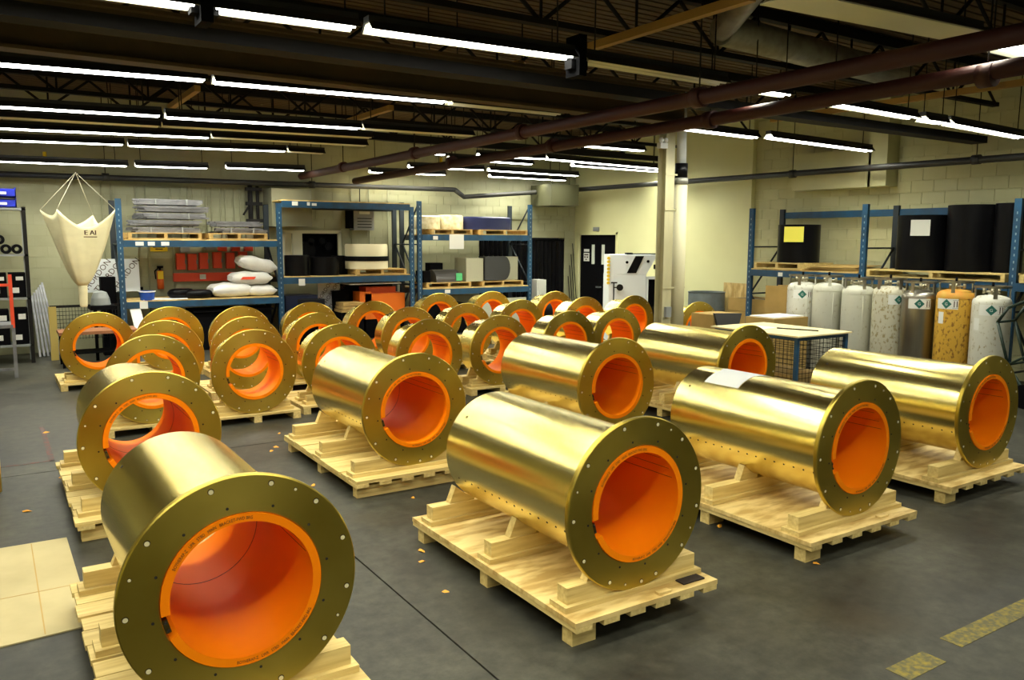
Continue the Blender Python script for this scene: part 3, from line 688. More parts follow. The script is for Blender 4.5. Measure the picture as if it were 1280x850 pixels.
def sack(loc, L, W, H, lab, rz=0, tilt=0, printed=False):
    vs = []; fs = []; n, m = 20, 10
    for j in range(m+1):
        v = -1+2*j/m
        for i in range(n):
            u = 2*PI*i/n; prof = (1-abs(v)**4)**.5 if abs(v) < 1 else .0
            hh = H/2*(.35+.65*prof)*(abs(math.sin(u))**.7)*(1 if math.sin(u) > 0 else -1)
            ww = W/2*(.9+.1*prof)*(abs(math.cos(u))**.6)*(1 if math.cos(u) > 0 else -1)
            vs.append((v*L/2+.01*math.sin(3*u+v*5), ww, H/2+hh*(1+.08*math.sin(v*7+u*2))))
    for j in range(m):
        for i in range(n): fs.append((j*n+i, j*n+(i+1) % n, (j+1)*n+(i+1) % n, (j+1)*n+i))
    fs.append(tuple(range(n-1,-1,-1))); fs.append(tuple(range(m*n, m*n+n)))
    o = empty('sack', loc, rz, lab, 'sack', 'white sacks on the left rack')
    s_ = MB().add(vs, fs, True).build('bag_body', SACK, o, recalc=True); o.rotation_euler = (0, tilt, rz)
    if printed: MB().add([(-.25,-W/2-.012,H*.42),(.02,-W/2-.012,H*.42),(.06,-W/2-.010,H*.62),(-.2,-W/2-.010,H*.62)], [(0,1,2,3)], False).build('print_panel', RED, o)
    return o
T2 = 1.015
sack((4.05,BY+.28,T2), .78, .5, .28, 'white plump sack lying at the left of the pile on the low shelf', .1)
sack((4.64,BY+.30,T2), .56, .5, .22, 'white sack at the bottom right of the pile on the low shelf')
sack((4.45,BY+.30,T2+.235), .78, .5, .26, 'white sack with red print, second from top of the pile', 0, 0, True)
sack((4.55,BY+.30,T2+.505), .74, .46, .28, 'white sack on top of the pile, tilted', .05, .24)
b = empty('bucket', (2.50,BY+.1,T2), 0, 'blue plastic tub at the left end of the low rack shelf', 'tub')
MB().lathe([(.0,.0),(.12,0),(.14,.17),(.132,.17),(.115,.012),(0,.012)], n=24).build('tub_body', mat('blue_plastic', (.015,.08,.45), .4), b, recalc=True)
MB().lathe([(.14,.15),(.15,.15),(.15,.17),(.14,.17)], n=24, closed=True).build('rim', PAPER, b)
tag(MB().box(2.42,3.2,BY+.0,BY+.4,T2,T2+.012).build('paper_sheet', PAPER), 'white papers flat on the low rack shelf beside the blue tub', 'paper')
for x, y, L_, W_, H_, lab in ((3.12,BY+.2,.50,.3,.20,'black bundled cover on the low rack shelf, left'),(3.42,BY+.15,.55,.35,.17,'black bundled cover on the low rack shelf, middle'),(3.78,BY+.32,.4,.3,.12,'black bundled cover on the low rack shelf, right')):
    o = MB().ball((0,0,0),1,16,10).build('cover_bundle', BLK); o.scale = (L_/2,W_/2,H_/2); o.location = (x,y+.02,T2+H_/2+.001)
    for v in o.data.vertices: v.co.z = max(-.98, v.co.z*1.4) if v.co.z < 0 else min(.9, v.co.z*1.3+.08*math.sin(v.co.x*9))
    tag(o, lab, 'cover')
# --- rack 2 contents
T3 = 1.404
def drum_roll(name, x, y, z, r, h, m, lab, cat='roll', hole=True, n=40):
    o = empty(name, (x,y,z), 0, lab, cat)
    ri = r*.72 if hole else .001
    MB().lathe([(ri,0),(r,0),(r,h),(ri,h)], n=n, closed=True).build('shell', m, o, recalc=True)
    return o
drum_roll('polymer_ring', 5.42,BY+.28,T3,.25,.42,BLK,'black ring standing at the left end of the middle rack shelf')
drum_roll('polymer_ring', 6.02,BY+.33,T3,.31,.38,BLK,'wide black ring left of the ivory ring')
drum_roll('polymer_ring', 6.47,BY+.60,T3,.17,.40,BLK,'small black ring squeezed behind the ivory ring')
pallet_box('timber_pallet', (7.2,BY-.02,T3), 1.15, .85, 'yellowish pallet under the large ivory ring')
iv = empty('ivory_ring', (7.0,BY+.38,T3+.122), 0, 'large ivory ring with a black band on the middle rack shelf', 'ring')
MB().lathe([(.40,0),(.47,0),(.47,.17),(.40,.17)], n=48, closed=True).build('lower_ring', IVO, iv, recalc=True)
MB().lathe([(.40,.171),(.485,.171),(.485,.27),(.40,.27)], n=48, closed=True).build('black_band', BLK, iv, recalc=True)
MB().lathe([(.38,.271),(.46,.271),(.46,.50),(.445,.53),(.38,.53)], n=48, closed=True).build('upper_ring', IVO, iv, recalc=True)
# under rack 2
def board_sign(loc, W, H, ry, lab, words, rz=0, back=.02):
    o = empty('wrapped_board', loc, rz, lab, 'board')
    MB().box(0,W,0,.03,0,H).build('panel', mat('pale_blue_white_wrap', (.62,.66,.68), .5), o)
    o.rotation_euler = (-.06, 0, rz)
    for i, (u, v_, s_, a) in enumerate(words): text_obj('THORDON', s_, INK, o, FACE_Y(u, -.002, v_, math.radians(a)))
    return o
board_sign((1.42,16.95,1.15), 1.05, .62, 0, 'white wrapped board with diagonal black lettering behind the rack post, upper left', ((.30,.30,.15,52),(.52,.32,.15,52),(.80,.32,.15,52)))
board_sign((5.98,16.9,.62), .50, .66, 0, 'white wrapped board with diagonal black lettering under the middle rack shelf', ((.13,.40,.12,55),(.28,.36,.12,55),(.42,.3,.12,55)))
oc = empty('crate', (6.9,BY+.25,0), 0, 'orange plastic crate under the middle rack', 'crate')
OPL = mat('orange_crate_plastic', (.95,.20,.01), .5); RPL = mat('red_orange_plastic', (.60,.07,.01), .5)
MB().box(0,.95,0,.5,.42,.98).build('crate_body', OPL, oc); MB().box(-.12,.15,.0,.4,.75,1.02).build('crate_lip', OPL, oc)
MB().box(.05,.75,.05,.45,.981,1.12).build('crate_lid', RPL, oc); MB().box(.02,.93,.02,.48,0,.42).build('crate_stand', BLKM, oc)
tag(MB().box(5.12,5.8,BY+.15,BY+.7,0,1.0).build('equipment_case', mat('dark_blue_case',(.008,.015,.05),.5)), 'dark blue case on the floor under the middle rack shelf, left', 'case')
tag(MB().cyl((5.5,BY-.32,.0),(5.5,BY-.32,.95),.27,n=24).build('refuse_bin', BLKM), 'black round bin under the middle rack shelf', 'bin')
tag(MB().box(6.28,6.62,BY+.45,BY+.78,0,1.05).box(6.3,7.8,BY+.79,BY+.88,.0,1.18).build('sheet_stack', BLKM), 'black sheets stored upright under the middle rack', 'sheets')
tag(MB().box(6.5,7.7,BY+.1,BY+.7,1.19,1.215).build('plastic_sheet', PAPER), 'white flat sheet just under the middle rack shelf', 'sheet')
for k in range(3):
    tag(MB().box(6.25+k*.02,6.75,BY-.05,BY+.4,.62+k*.07,.68+k*.07).build('stacked_board', PLYE), 'rough timber board stacked left of the orange crate, '+['bottom','middle','top'][k], 'board', 'boards left of the orange crate')
tag(MB().box(6.25,6.75,BY-.02,BY+.38,0,.615).build('board_stand', BLKM), 'dark stand under the rough boards by the orange crate', 'stand')
# under rack 1 clutter
tag(MB().box(3.1,3.9,BY+.1,BY+.7,0,.72).build('steel_cabinet', BLKM), 'black low cabinet under the left rack', 'cabinet')
tag(MB().box(3.3,4.85,BY+.05,BY+.8,.74,.78).box(4.3,4.8,BY+.1,BY+.6,0,.74).build('work_table', BLKM), 'dark low table under the left rack shelf', 'table')
o = tag(MB().box(0,.18,0,.02,0,.9).build('leaning_board', WHT), 'narrow white board leaning inside the left rack post', 'board'); o.location = (2.30,BY-.3,0.02); o.rotation_euler = (-.35,-.14,0)
# --- rack 3 contents
T4 = 2.275
def wrapped(loc, W, D, H, m, lab, cat, n=28):
    o = empty('wrapped_ring', loc, 0, lab, cat)
    MB().lathe([(0,0),(W/2,0),(W/2,H*.9),(W/2*.93,H),(0,H*.97)], n=n).build('wrap', m, o, recalc=True); o.scale = (1, D/W, 1); return o
WRAP = mat('clear_wrapped_cream', (.72,.68,.48), .3, 0, (.50,.42,.22), (9,9,9), 5)
MB_ = tag(MB().box(8.2,11.0,BY+.06,BY+.86,2.255,2.274).build('shelf_panel', PLYE), 'thin timber deck on the upper beam of the right rack bay', 'shelf')
pallet_box('timber_pallet', (8.95,BY+.02,T4), 1.05, .8, 'pallet at the left of the upper shelf, right rack')
pallet_box('timber_pallet', (10.35,BY+.02,T4), 1.30, .8, 'pallet with a red end at the right of the upper shelf')
wrapped((8.50,BY+.42,T4+.122), .62,.6,.30, WRAP, 'cream ring in clear wrap, left one on the upper right rack shelf', 'wrapped ring')
wrapped((9.10,BY+.42,T4+.122), .62,.6,.32, WRAP, 'cream ring in clear wrap, right one on the upper right rack shelf', 'wrapped ring')
wrapped((10.1,BY+.45,T4+.122), 1.30,.78,.30, NAVY, 'wide navy blue wrapped disc on the upper right rack shelf', 'wrapped disc', 40)
tag(MB().box(8.85,9.22,BY-.02,BY-.012,1.95,2.28).build('notice', WHT), 'white paper notices hanging from the upper beam of the right rack', 'notice')
T5 = 1.075
pallet_box('timber_pallet', (8.85,BY+.0,T5), 1.15, .8, 'pallet at the left of the lower shelf, right rack')
pallet_box('timber_pallet', (10.30,BY+.0,T5), 1.15, .8, 'pallet at the right of the lower shelf, right rack')
hc = MB(); pts = [(.28*math.cos(PI*i/14), .28*math.sin(PI*i/14)) for i in range(15)]
hc.prism(pts, 0, .62, 'x'); o = tag(hc.build('half_cylinder', mat('dark_grey_roll', (.06,.055,.05), .4)), 'dark grey half-round roll with a green label on the lower right rack shelf', 'roll'); o.location = (8.55,BY+.32,T5+.122)
MB().box(.5,.66,-.285,-.27,.03,.20).build('label', mat('green_label', (.10,.55,.22), .5), o)
tag(MB().box(8.62,8.95,BY+.5,BY+.75,T5+.122,T5+.55).build('black_box', BLKM), 'black upright box behind the half-round roll', 'box')
tag(MB().box(8.25,8.42,BY+.1,BY+.5,T5+.122,T5+.38).build('black_box', BLKM), 'small black box at the left end of the lower right rack shelf', 'box')
BEI = mat('beige_grey_panel', (.42,.42,.30), .6)
tag(MB().box(9.32,9.78,BY+.05,BY+.6,T5-.0+.122,T5+.66).build('beige_box', BEI), 'grey-beige box left of the curved dark sheet', 'box')
tag(MB().box(10.25,10.95,BY+.36,BY+.75,T5+.122,T5+.68).build('beige_box', BEI), 'grey-beige box right of the curved dark sheet', 'box')
cu_ = MB(); pts = [(-.02+.30*math.sin(PI*.5*i/10), .30+.26*math.cos(PI*.5*i/10)) for i in range(11)]
outer = [(-.42,.58)]+[(.12+.16*math.sin(PI*i/10), .30+.28*math.cos(PI*i/10)) for i in range(11)]+[(-.42,.02)]
cu_.prism(outer, 0, .05, 'y'); o = tag(MB().prism(outer, 0, .30, 'y').build('curved_sheet', mat('dark_glossy_sheet', (.035,.035,.035), .22)), 'glossy dark curved sheet between two beige boxes', 'sheet'); o.location = (10.22,BY-.0,T5+.122)
tag(MB().box(9.6,11.0,BY+.05,BY+.12,.12,.78).build('white_board', mat('pale_board', (.50,.52,.42), .6)), 'pale board standing under the right rack', 'board')
tag(MB().box(8.3,9.4,BY+.15,BY+.75,0,.70).build('dark_case', BLKM), 'dark case on the floor under the right rack', 'case')
# between rack and door
o = empty('filter_stack', (11.45,16.55,0), 0, 'small white slatted panel stack right of the rack end', 'panel')
for k in range(6): MB().box(k*.05,k*.05+.03,0,.35,.0,1.18).build('slat', WHT, o)
tag(MB().ball((0,0,.42),.34,18,12,1.2).build('black_bag', BLK), 'black bulging bag on the floor near the curtain', 'bag').location = (11.3,15.9,0)
o = empty('rod_bundle', (13.1,17.3,0), 0, 'thin dark rods leaning in the corner by the double door', 'rods')
for k in range(4): MB().cyl((k*.07,0,.0),(.02+k*.045,.2,1.2+.35*k/1.2),.012,n=6).build('rod', IRON, o)

# ================================================================ BACK WALL FITTINGS
W_ = YB-.02
for x, z0, lab in ((3.325,1.53,'first'),(3.545,1.52,'second'),(3.77,1.54,'third'),(4.04,1.55,'fourth'),(4.305,1.54,'fifth'),(4.565,1.56,'sixth')):
    o = empty('switch_box', (x, W_-.12, z0), 0, 'red electrical switch box, '+lab+' from the left in the lower row', 'switch box', 'red switch boxes on the wall')
    MB().box(-.085,.085,0,.10,0,.33).build('box_body', RED, o); MB().box(-.07,.07,-.012,0,.04,.31).build('box_door', RED, o); MB().box(.075,.11,-.01,.03,.12,.2).build('switch_lever', GRP, o)
for x, lab in ((4.155,'left'),(4.42,'middle'),(4.69,'right')):
    o = empty('switch_box', (x, W_-.12, 1.90), 0, 'red electrical switch box, '+lab+' one in the upper row', 'switch box', 'red switch boxes on the wall')
    MB().box(-.085,.085,0,.10,0,.2).build('box_body', RED, o); MB().box(-.07,.07,-.012,0,.02,.18).build('box_door', RED, o)
tag(MB().box(3.33,3.51,W_-.1,W_,1.88,2.1).build('grey_switch_box', GRP), 'small grey electrical box above the red ones, left', 'switch box')
tag(MB().box(3.82,4.02,W_-.1,W_,1.93,2.1).build('grey_switch_box', GRP), 'small grey electrical box above the red ones, centre', 'switch box')
o = tag(MB().box(3.18,4.40,W_-.1,W_,1.29,1.46).build('wiring_trough', RED), 'long red wiring trough under the row of red switch boxes', 'trough')
MB().box(3.68,3.80,W_-.106,W_-.1,1.33,1.43).build('label', WHT, o)
o = tag(MB().box(2.78,3.10,W_-.02,W_,1.90,2.03).build('wall_sign', YEL), 'yellow sign with two short lines of dark lettering on the back wall', 'sign')
MB().box(2.83,3.05,W_-.0215,W_-.0203,1.975,1.995).box(2.87,3.01,W_-.0215,W_-.0203,1.935,1.955).build('lettering', INK, o)
o = empty('fire_extinguisher', (2.93, W_-.066, 1.15), 0, 'red fire extinguisher with a yellow tag on the back wall', 'extinguisher')
MB().cyl((0,0,0),(0,0,.34),.065,n=16).ball((0,0,.34),.065,14,6,.6).build('cylinder', mat('orange_red_paint',(.75,.13,.02),.4), o); MB().cyl((0,0,.36),(0,0,.44),.02).box(-.05,.06,-.02,.02,.42,.46).build('valve', BLKM, o); MB().box(-.055,.05,-.075,-.068,.20,.36).build('tag', YEL, o)
MB().tube([(-.03,0,.42),(-.10,-.02,.36),(-.09,-.03,.2)], .012, 6).build('hose', BLKM, o)
ORD = ['first','second','third','fourth','fifth','sixth','seventh','eighth','ninth','tenth','eleventh','twelfth','thirteenth','fourteenth','fifteenth','sixteenth','seventeenth','eighteenth','nineteenth']
for k, x in enumerate((1.95,2.12,2.55,2.73,3.2,3.38,3.52,3.6,3.88,3.98,4.16,4.26,4.44,4.56,4.66,4.84,7.02,7.45,7.92)):
    z0 = 2.1 if 3.3 < x < 4.8 else .6
    tag(MB().cyl((x,W_-.03,z0),(x,W_-.03,3.2 if x < 7 else 3.3),.014,n=8).build('conduit', MORT), 'thin painted conduit on the back wall, '+ORD[k]+' from the left', 'conduit', 'conduits on the back wall')
o = tag(MB().box(2.46,2.60,W_-.09,W_,1.14,1.20).build('outlet_box', BLKM), 'small dark outlet box low on the back wall conduit', 'outlet')
o = empty('unit_heater', (6.98,17.30,2.36), 0, 'grey louvred unit heater hanging on the back wall', 'heater')
MB().box(0,.48,0,.27,0,.46).build('casing', GRP, o); MB().box(-.1,0,.03,.27,.04,.46).build('side_panel', BLKM, o); MB().box(.13,.38,-.01,0,.36,.42).build('nameplate', WHT, o)
for k in range(4): MB().box(.08,.42,-.012,0,.06+k*.065,.075+k*.065).build('louvre', BLKM, o)
MB().cyl((.23,.2,.46),(.23,.2,1.0),.01).build('hanger_rod', IRON, o)
o = tag(MB().box(5.05,5.9,16.95,17.55,2.42,3.20).build('wall_duct', mat('grey_olive_duct',(.20,.20,.13),.6)), 'large grey-olive duct box on the back wall behind the rack top', 'duct')
o = empty('valve_assembly', (4.72,17.35,2.35), 0, 'dark pipe and valve assembly on the back wall beside the duct', 'valve')
MB().cyl((0,0,0),(0,0,.95),.05).build('riser', IRON, o); MB().cyl((.15,0,.1),(.15,0,.9),.035).build('riser', IRON, o)
for z in (.15,.5,.8): MB().box(-.09,.24,-.05,.05,z,z+.07).build('flange_joint', IRON, o)
MB().cyl((-.15,0,.3),(-.02,0,.5),.02).build('branch', IRON, o)

# ================================================================ LEFT CORNER
o = empty('steel_shelving', (-.9,16.25,0), 0, 'dark steel shelving unit with bins at the far left', 'shelving')
for x in (0,1.5):
    for y in (0,.5): MB().box(x-.03,x+.03,y-.03,y+.03,0,2.68).build('post', GRP if y else IRON, o)
for z in (.33,1.14,1.88,2.66): MB().box(-.03,1.53,-.03,.53,z-.035,z).build('shelf', GRP, o)
BIN = mat('blue_bin_plastic', (.008,.02,.42), .4)
for k in range(3):
    for l in range(2):
        b = empty('storage_bin', (-.55+k*.43,16.28,2.661+l*.175), 0, 'blue plastic bin with white tag on the shelving top, %s %s' % (('bottom','top')[l], ('left','middle','right')[k]), 'bin', 'blue bins on the left shelving')
        MB().box(-.2,.2,0,.45,0,.02).box(-.2,.2,0,.015,0,.13 if l < 5 else .1).box(-.2,-.185,0,.45,0,.165).box(.185,.2,0,.45,0,.165).box(-.2,.2,.435,.45,0,.165).build('bin_body', BIN, b)
        MB().box(-.06,.06,-.004,0,.05,.09).build('tag', WHT, b)
for k, (x, z) in enumerate(((-.05,1.88),(.13,1.88),(.31,1.88),(.47,1.88),(.22,2.04),(.04,2.04))):
    c = empty('roll', (x,16.3,z+.086), 0, 'black hollow roll lying end-on on the shelving, '+['lower row far left','lower row second','lower row third','lower row right','upper row right','upper row left'][k], 'roll', 'black rolls on the left shelving')
    MB().lathe([(.035,0),(.082,0),(.082,.42),(.035,.42)], n=18, axis='y', closed=True).build('roll_body', BLK, c, recalc=True)
for k, (x, z, h) in enumerate(((-.1,1.14,.4),(.16,1.14,.42),(.44,1.14,.42),(-.1,.33,.62),(.16,.33,.6),(.44,.33,.62))):
    c = empty('carton', (x,16.26,z+.001), 0, 'black carton with white labels on the %s shelf, %s' % ('middle' if z > 1 else 'bottom', ('left','centre','right')[k % 3]), 'carton', 'black cartons on the left shelving')
    MB().box(-.125,.125,0,.4,0,h).build('carton_body', BLKM, c); MB().box(-.02,.09,-.004,0,h*.7,h*.85).build('label', WHT, c); MB().box(-.09,.02,-.004,0,.08,.17).build('label', WHT, c)
for k in range(6):
    o = tag(MB().box(0,.035,0,.035,0,1.15+.05*k).build('steel_bar', GRY), 'grey steel bar leaning on the back wall, %s from the shelving' % ('first','second','third','fourth','fifth','sixth')[k], 'bar', 'grey bars leaning at the left'); o.location = (.72+k*.065,16.95+.02*k,0.01); o.rotation_euler = (-.3,-.05-.02*k,0)
# red-topped trolley / ladder at far left
o = empty('platform_trolley', (-.75,14.6,0), 0, 'tall trolley with a red upright and grey lower frame at the left edge', 'trolley')
for x in (0,1.05): MB().box(x-.025,x+.025,-.025,.025,.78,1.6).build('red_upright', RED, o); MB().box(x-.025,x+.025,-.025,.025,.0,.78).build('grey_leg', GRY, o)
MB().box(.0,1.05,-.02,.02,1.42,1.46).build('red_rail', RED, o); MB().box(0,1.05,-.03,.6,.78,.83).build('tray', GRY, o); MB().box(0,1.05,-.02,.02,.12,.16).build('rail', GRY, o)
# hanging bag
bg = empty('hanging_bag', (1.38,15.7,.98), 0, 'cream fabric funnel bag hanging by four ropes at the left', 'bag')
cor = [(-.56,-.0,1.64),(-.34,-.38,1.65),(.56,-.05,1.67),(.26,.40,1.58)]
rim = []; NS = 12
for i in range(4):
    a, b_ = Vector(cor[i]), Vector(cor[(i+1) % 4])
    sag = .10 if i == 0 else (.30 if i == 1 else .22)
    for j in range(NS):
        s = j/NS; p = a.lerp(b_, s); p.z -= sag*(1-(2*s-1)**2); 
        q = 1-.10*(1-(2*s-1)**2); rim.append(Vector((p.x*q, p.y*q, p.z)))
vs = []; fs = []; NV = 16; n = len(rim)
for j in range(NV+1):
    s = j/NV
    for i, p in enumerate(rim):
        ang = math.atan2(p.y, p.x); nk = Vector((.065*math.cos(ang), .065*math.sin(ang), .37))
        e = s**.82; q = p.lerp(nk, e)
        fold = 1+.05*math.sin(ang*7+1)*math.sin(PI*s)
        wgt = (1-s)**.72; rr = Vector((p.x*wgt+nk.x*(1-wgt), p.y*wgt+nk.y*(1-wgt), 0))*fold
        vs.append((rr.x, rr.y, p.z*(1-s)+nk.z*s))
for j in range(NV):
    for i in range(n): fs.append((j*n+i, j*n+(i+1) % n, (j+1)*n+(i+1) % n, (j+1)*n+i))
fb = MB().add(vs, fs, True).build('fabric_funnel', FAB, bg)
md = fb.modifiers.new('t', 'SOLIDIFY'); md.thickness = .006
MB().lathe([(.07,.38),(.075,.36),(.068,.2),(.06,.02),(.05,.0)], n=20).build('fabric_spout', FAB, bg)
for c in cor: MB().cyl(c, (.0,.05,2.28), .006, n=6).build('rope', ROPE, bg)

for dx_ in (-.004, .004):
    text_obj('E AI', .11, INK, bg, FACE_Y(.13+dx_, -.345, 1.27, .0))
MB().box(.03,.23,-.340,-.335,1.19,1.205).build('print_bar', INK, bg)
# wire cage cart and work table
o = empty('wire_cage', (1.0,16.4,0), 0, 'wire mesh cage with a yellow timber post behind the hanging bag', 'cage')
for k in range(22): MB().cyl((k*.05,0,.35),(k*.05,0,.95),.004,n=5).build('wire', IRON, o)
for k in range(9): MB().cyl((0,0,.37+k*.07),(1.05,0,.37+k*.07),.004,n=5).build('wire', IRON, o)
MB().box(-.12,.0,-.05,.05,0,.95).build('timber_post', mat('yellow_timber',(.50,.38,.10),.7), o); MB().box(-.1,1.05,.0,.03,.93,.97).build('top_rail', IRON, o)
o = empty('work_bench', (1.0,15.3,0), 0, 'low bench with a worn reddish top seen through the far left ring', 'bench')
MB().box(-.05,1.15,-.1,.55,.55,.60).build('bench_top', mat('reddish_wood',(.30,.12,.05),.6,0,(.22,.09,.04),(6,6,6)), o)
for x, y in ((0,-.05),(1.1,-.05),(0,.5),(1.1,.5)): MB().box(x-.02,x+.02,y-.02,y+.02,0,.55).build('leg', BLKM, o)
MB().box(0,1.1,-.03,.5,.22,.24).build('lower_shelf', BLKM, o)
tag(MB().lathe([(.02,0),(.17,.0),(.15,.12),(.11,.22),(.03,.25)], n=9).build('plastic_bag', mat('frosted_plastic',(.22,.24,.24),.4)), 'grey frosted plastic bag beside the spout of the hanging bag', 'bag').location = (1.68,16.1,.98)
tag(MB().box(1.5,1.9,15.9,16.35,.90,.97).box(1.55,1.6,15.95,16.0,0,.90).box(1.82,1.87,16.25,16.3,0,.9).build('side_table', BLKM), 'small dark table under the frosted bag', 'table')
tag(MB().box(1.75,2.0,16.55,16.8,0,1.45).build('dark_cabinet', BLKM), 'narrow dark cabinet behind the left rack post', 'cabinet')

# ================================================================ COLUMN, MACHINE AND MIDDLE RIGHT
c = empty('steel_column', (8.87,9.35,0), 0, 'cream painted steel column in the middle of the hall', 'column')
MB().box(-.10,.08,-.09,-.075,0,4.3).box(-.10,.08,.075,.09,0,4.3).box(-.018,-.002,-.08,.08,0,4.3).build('column_shaft', COLM, c)
MB().box(-.14,.12,-.13,.13,0,.02).build('base_plate', COLM, c)
o = MB().box(-.06,.05,-.14,-.09,.98,1.14).build('switch_box', GRP, c)
for z in (3.15,2.62,1.42): MB().box(-.105,.36,-.10,-.092,z,z+.025).build('pipe_strap', COLM, c)
p = empty('downpipe', (9.10,9.27,0), 0, 'cream round downpipe with flaking dark patches beside the column', 'pipe')
FLAKE = mat('flaking_pipe_paint', (.62,.59,.40), .55, 0, (.02,.018,.012), (7,7,3.2), 6, lo=.275, hi=.29)
MB().cyl((0,0,0),(0,0,3.02),.10,n=24).build('lower_pipe', FLAKE, p); MB().cyl((0,0,3.02),(0,0,3.12),.108,n=24).build('collar', GALV, p)
MB().cyl((0,0,3.12),(0,0,3.34),.097,n=24).build('dark_section', BLK, p); MB().cyl((0,0,3.34),(-.03,.0,4.4),.075,n=20).build('upper_pipe', mat('white_pipe',(.65,.68,.70),.35), p)
o = empty('flood_light', (8.66,9.3,3.62), 0, 'small twin head emergency light on the column', 'lamp')
MB().box(-.05,.1,-.08,.0,-.08,0).build('lamp_body', WHT, o)
for s in (-.02,.07): MB().ball((s,-.06,.04),.04,12,8).build('lamp_head', PAPER, o)
# machine
m_ = empty('milling_machine', (11.13,13.40,0), math.radians(-31), 'white machine cabinet with a slanted black window behind the short rings', 'machine')
MB().prism([(0,0),(.80,0),(.80,1.44),(.0,1.44)], 0, .8, 'y').build('lower_cabinet', MACH, m_)
MB().prism([(0,1.445),(.80,1.445),(1.04,1.86),(0,1.86)], 0, .75, 'y').build('upper_hood', MACH, m_)
MB().prism([(.38,1.47),(.58,1.47),(.74,1.83),(.56,1.83)], -.012, .0, 'y').build('viewing_window', BLK, m_)
for x, z in ((.38,1.70),(.83,1.72)): MB().cyl((x,-.02,z),(x,0,z),.03,n=12).build('knob', BLKM, m_)
for k in range(8): MB().cyl((-.012,-.02,1.26+k*.075),(-.012,.02,1.26+k*.075),.033,n=10).build('yellow_cable_loop', YEL, m_)
MB().cyl((.22,-.10,1.17),(.22,-.13,1.17),.07,n=20).cyl((.1,-.10,1.17),(.22,-.10,1.17),.012).cyl((.22,-.1,1.17),(.22,0,1.17),.015).build('handwheel', IRON, m_)
MB().cyl((.10,-.06,.75),(.10,-.06,1.27),.014).cyl((.04,-.06,1.27),(.17,-.06,1.27),.014).cyl((.02,-.06,.75),(.2,-.06,.75),.014).build('lever', IRON, m_)
MB().box(.81,1.5,.1,.8,0,1.35).build('drive_housing', BLKM, m_); MB().box(.81,1.4,.0,.1,.0,.1).box(.81,.85,.0,.1,.2,1.38).box(.81,1.0,.0,.1,1.34,1.40).build('frame', MACH, m_)
MB().cyl((1.1,.05,.6),(1.1,.12,.6),.2,n=20).build('drive_wheel', IRON, m_)
for x, z in ((1.1,1.5),(1.22,1.65),(1.0,1.6)): MB().cyl((x,.2,z),(x+.1,.2,z),.05,n=12).build('fitting', IRON, m_)
MB().cyl((.42,.2,1.875),(1.3,.2,1.875),.012).box(.38,.52,.1,.3,1.86,1.9).build('top_rail', BLKM, m_)
# things right of the column by the wall
o = empty('portable_pump', (11.75,12.05,0), 0, 'dark ribbed canister with a thin T-handle right of the column', 'canister')
MB().cyl((0,0,0),(0,0,1.30),.14,n=18).build('canister', mat('dark_mesh',(.06,.05,.035),.7), o); MB().cyl((.02,0,1.3),(.10,0,1.72),.012).cyl((-.06,0,1.72),(.22,0,1.72),.02).build('handle', IRON, o)
for k in range(9): MB().lathe([(.14,.1+k*.13),(.147,.11+k*.13),(.14,.12+k*.13)], n=18).build('rib', IRON, o)
o = empty('steel_drum', (12.45,11.85,0), 0, 'blue-grey open drum against the right wall', 'drum')
MB().lathe([(0,0),(.37,0),(.37,.35),(.385,.37),(.37,.39),(.37,.75),(.385,.77),(.37,.79),(.37,1.10),(.385,1.12),(.36,1.12),(.355,.05)], n=36).build('drum_shell', mat('blue_grey_drum',(.20,.25,.27),.45,0,(.15,.18,.19),(4,4,4)), o, recalc=True)
def crate(loc, W, D, H, lab, rows, cat='crate'):
    o = empty('timber_crate', loc, 0, lab, cat)
    for k in range(rows):
        z0 = H*k/rows; MB().box(0,W,0,.02,z0+.004,z0+H/rows-.004).build('slat', CARD, o); MB().box(0,.02,.02,D,z0+.004,z0+H/rows-.004).build('slat', CARD, o)
        MB().box(W-.02,W,.02,D,z0+.004,z0+H/rows-.004).build('slat', CARD, o)
    MB().box(.02,W-.02,.02,D,0.01,H-.02).build('contents', mat('crate_fill',(.20,.14,.06),.8), o); return o
crate((12.50,9.75,0), .6, 1.55, 1.04, 'long low timber crate against the right wall beside the drum', 4)
crate((12.0,9.42,0), .36, .55, 1.36, 'tall tan timber box left of the gas cylinders', 2)
o = tag(MB().box(0,.03,0,.75,0,1.28).build('plywood_offcut', PLY), 'square plywood piece leaning on the wall above the crate', 'plywood'); o.location = (12.95,11.1,.02)
tag(MB().box(12.55,12.9,9.9,10.4,1.042,1.057).build('paper_sheet', PAPER), 'white papers on top of the long crate', 'paper')
cb = empty('carton', (10.82,8.95,0), 0, 'brown carton with white papers on top behind the wire table', 'carton')
MB().box(-.1,.75,-.25,.35,0,.90).build('carton_body', CARD, cb); MB().box(-.05,.7,-.2,.3,.901,.92).build('papers', PAPER, cb)
lp = empty('grey_bin', (9.70,8.95,0), 0, 'dark grey slanted bin on a stand beside the short ring right of the column', 'bin')
MB().prism([(0,.72),(.42,.72),(.50,1.0),(-.12,1.03)], -.02, .02, 'y').build('bin_front', mat('dark_grey_plastic',(.07,.07,.075),.5), lp)
MB().box(-.1,.5,.02,.5,.70,1.0).build('bin_body', CARD, lp); MB().box(-.05,.45,.05,.45,0,.7).build('stand', BLKM, lp)
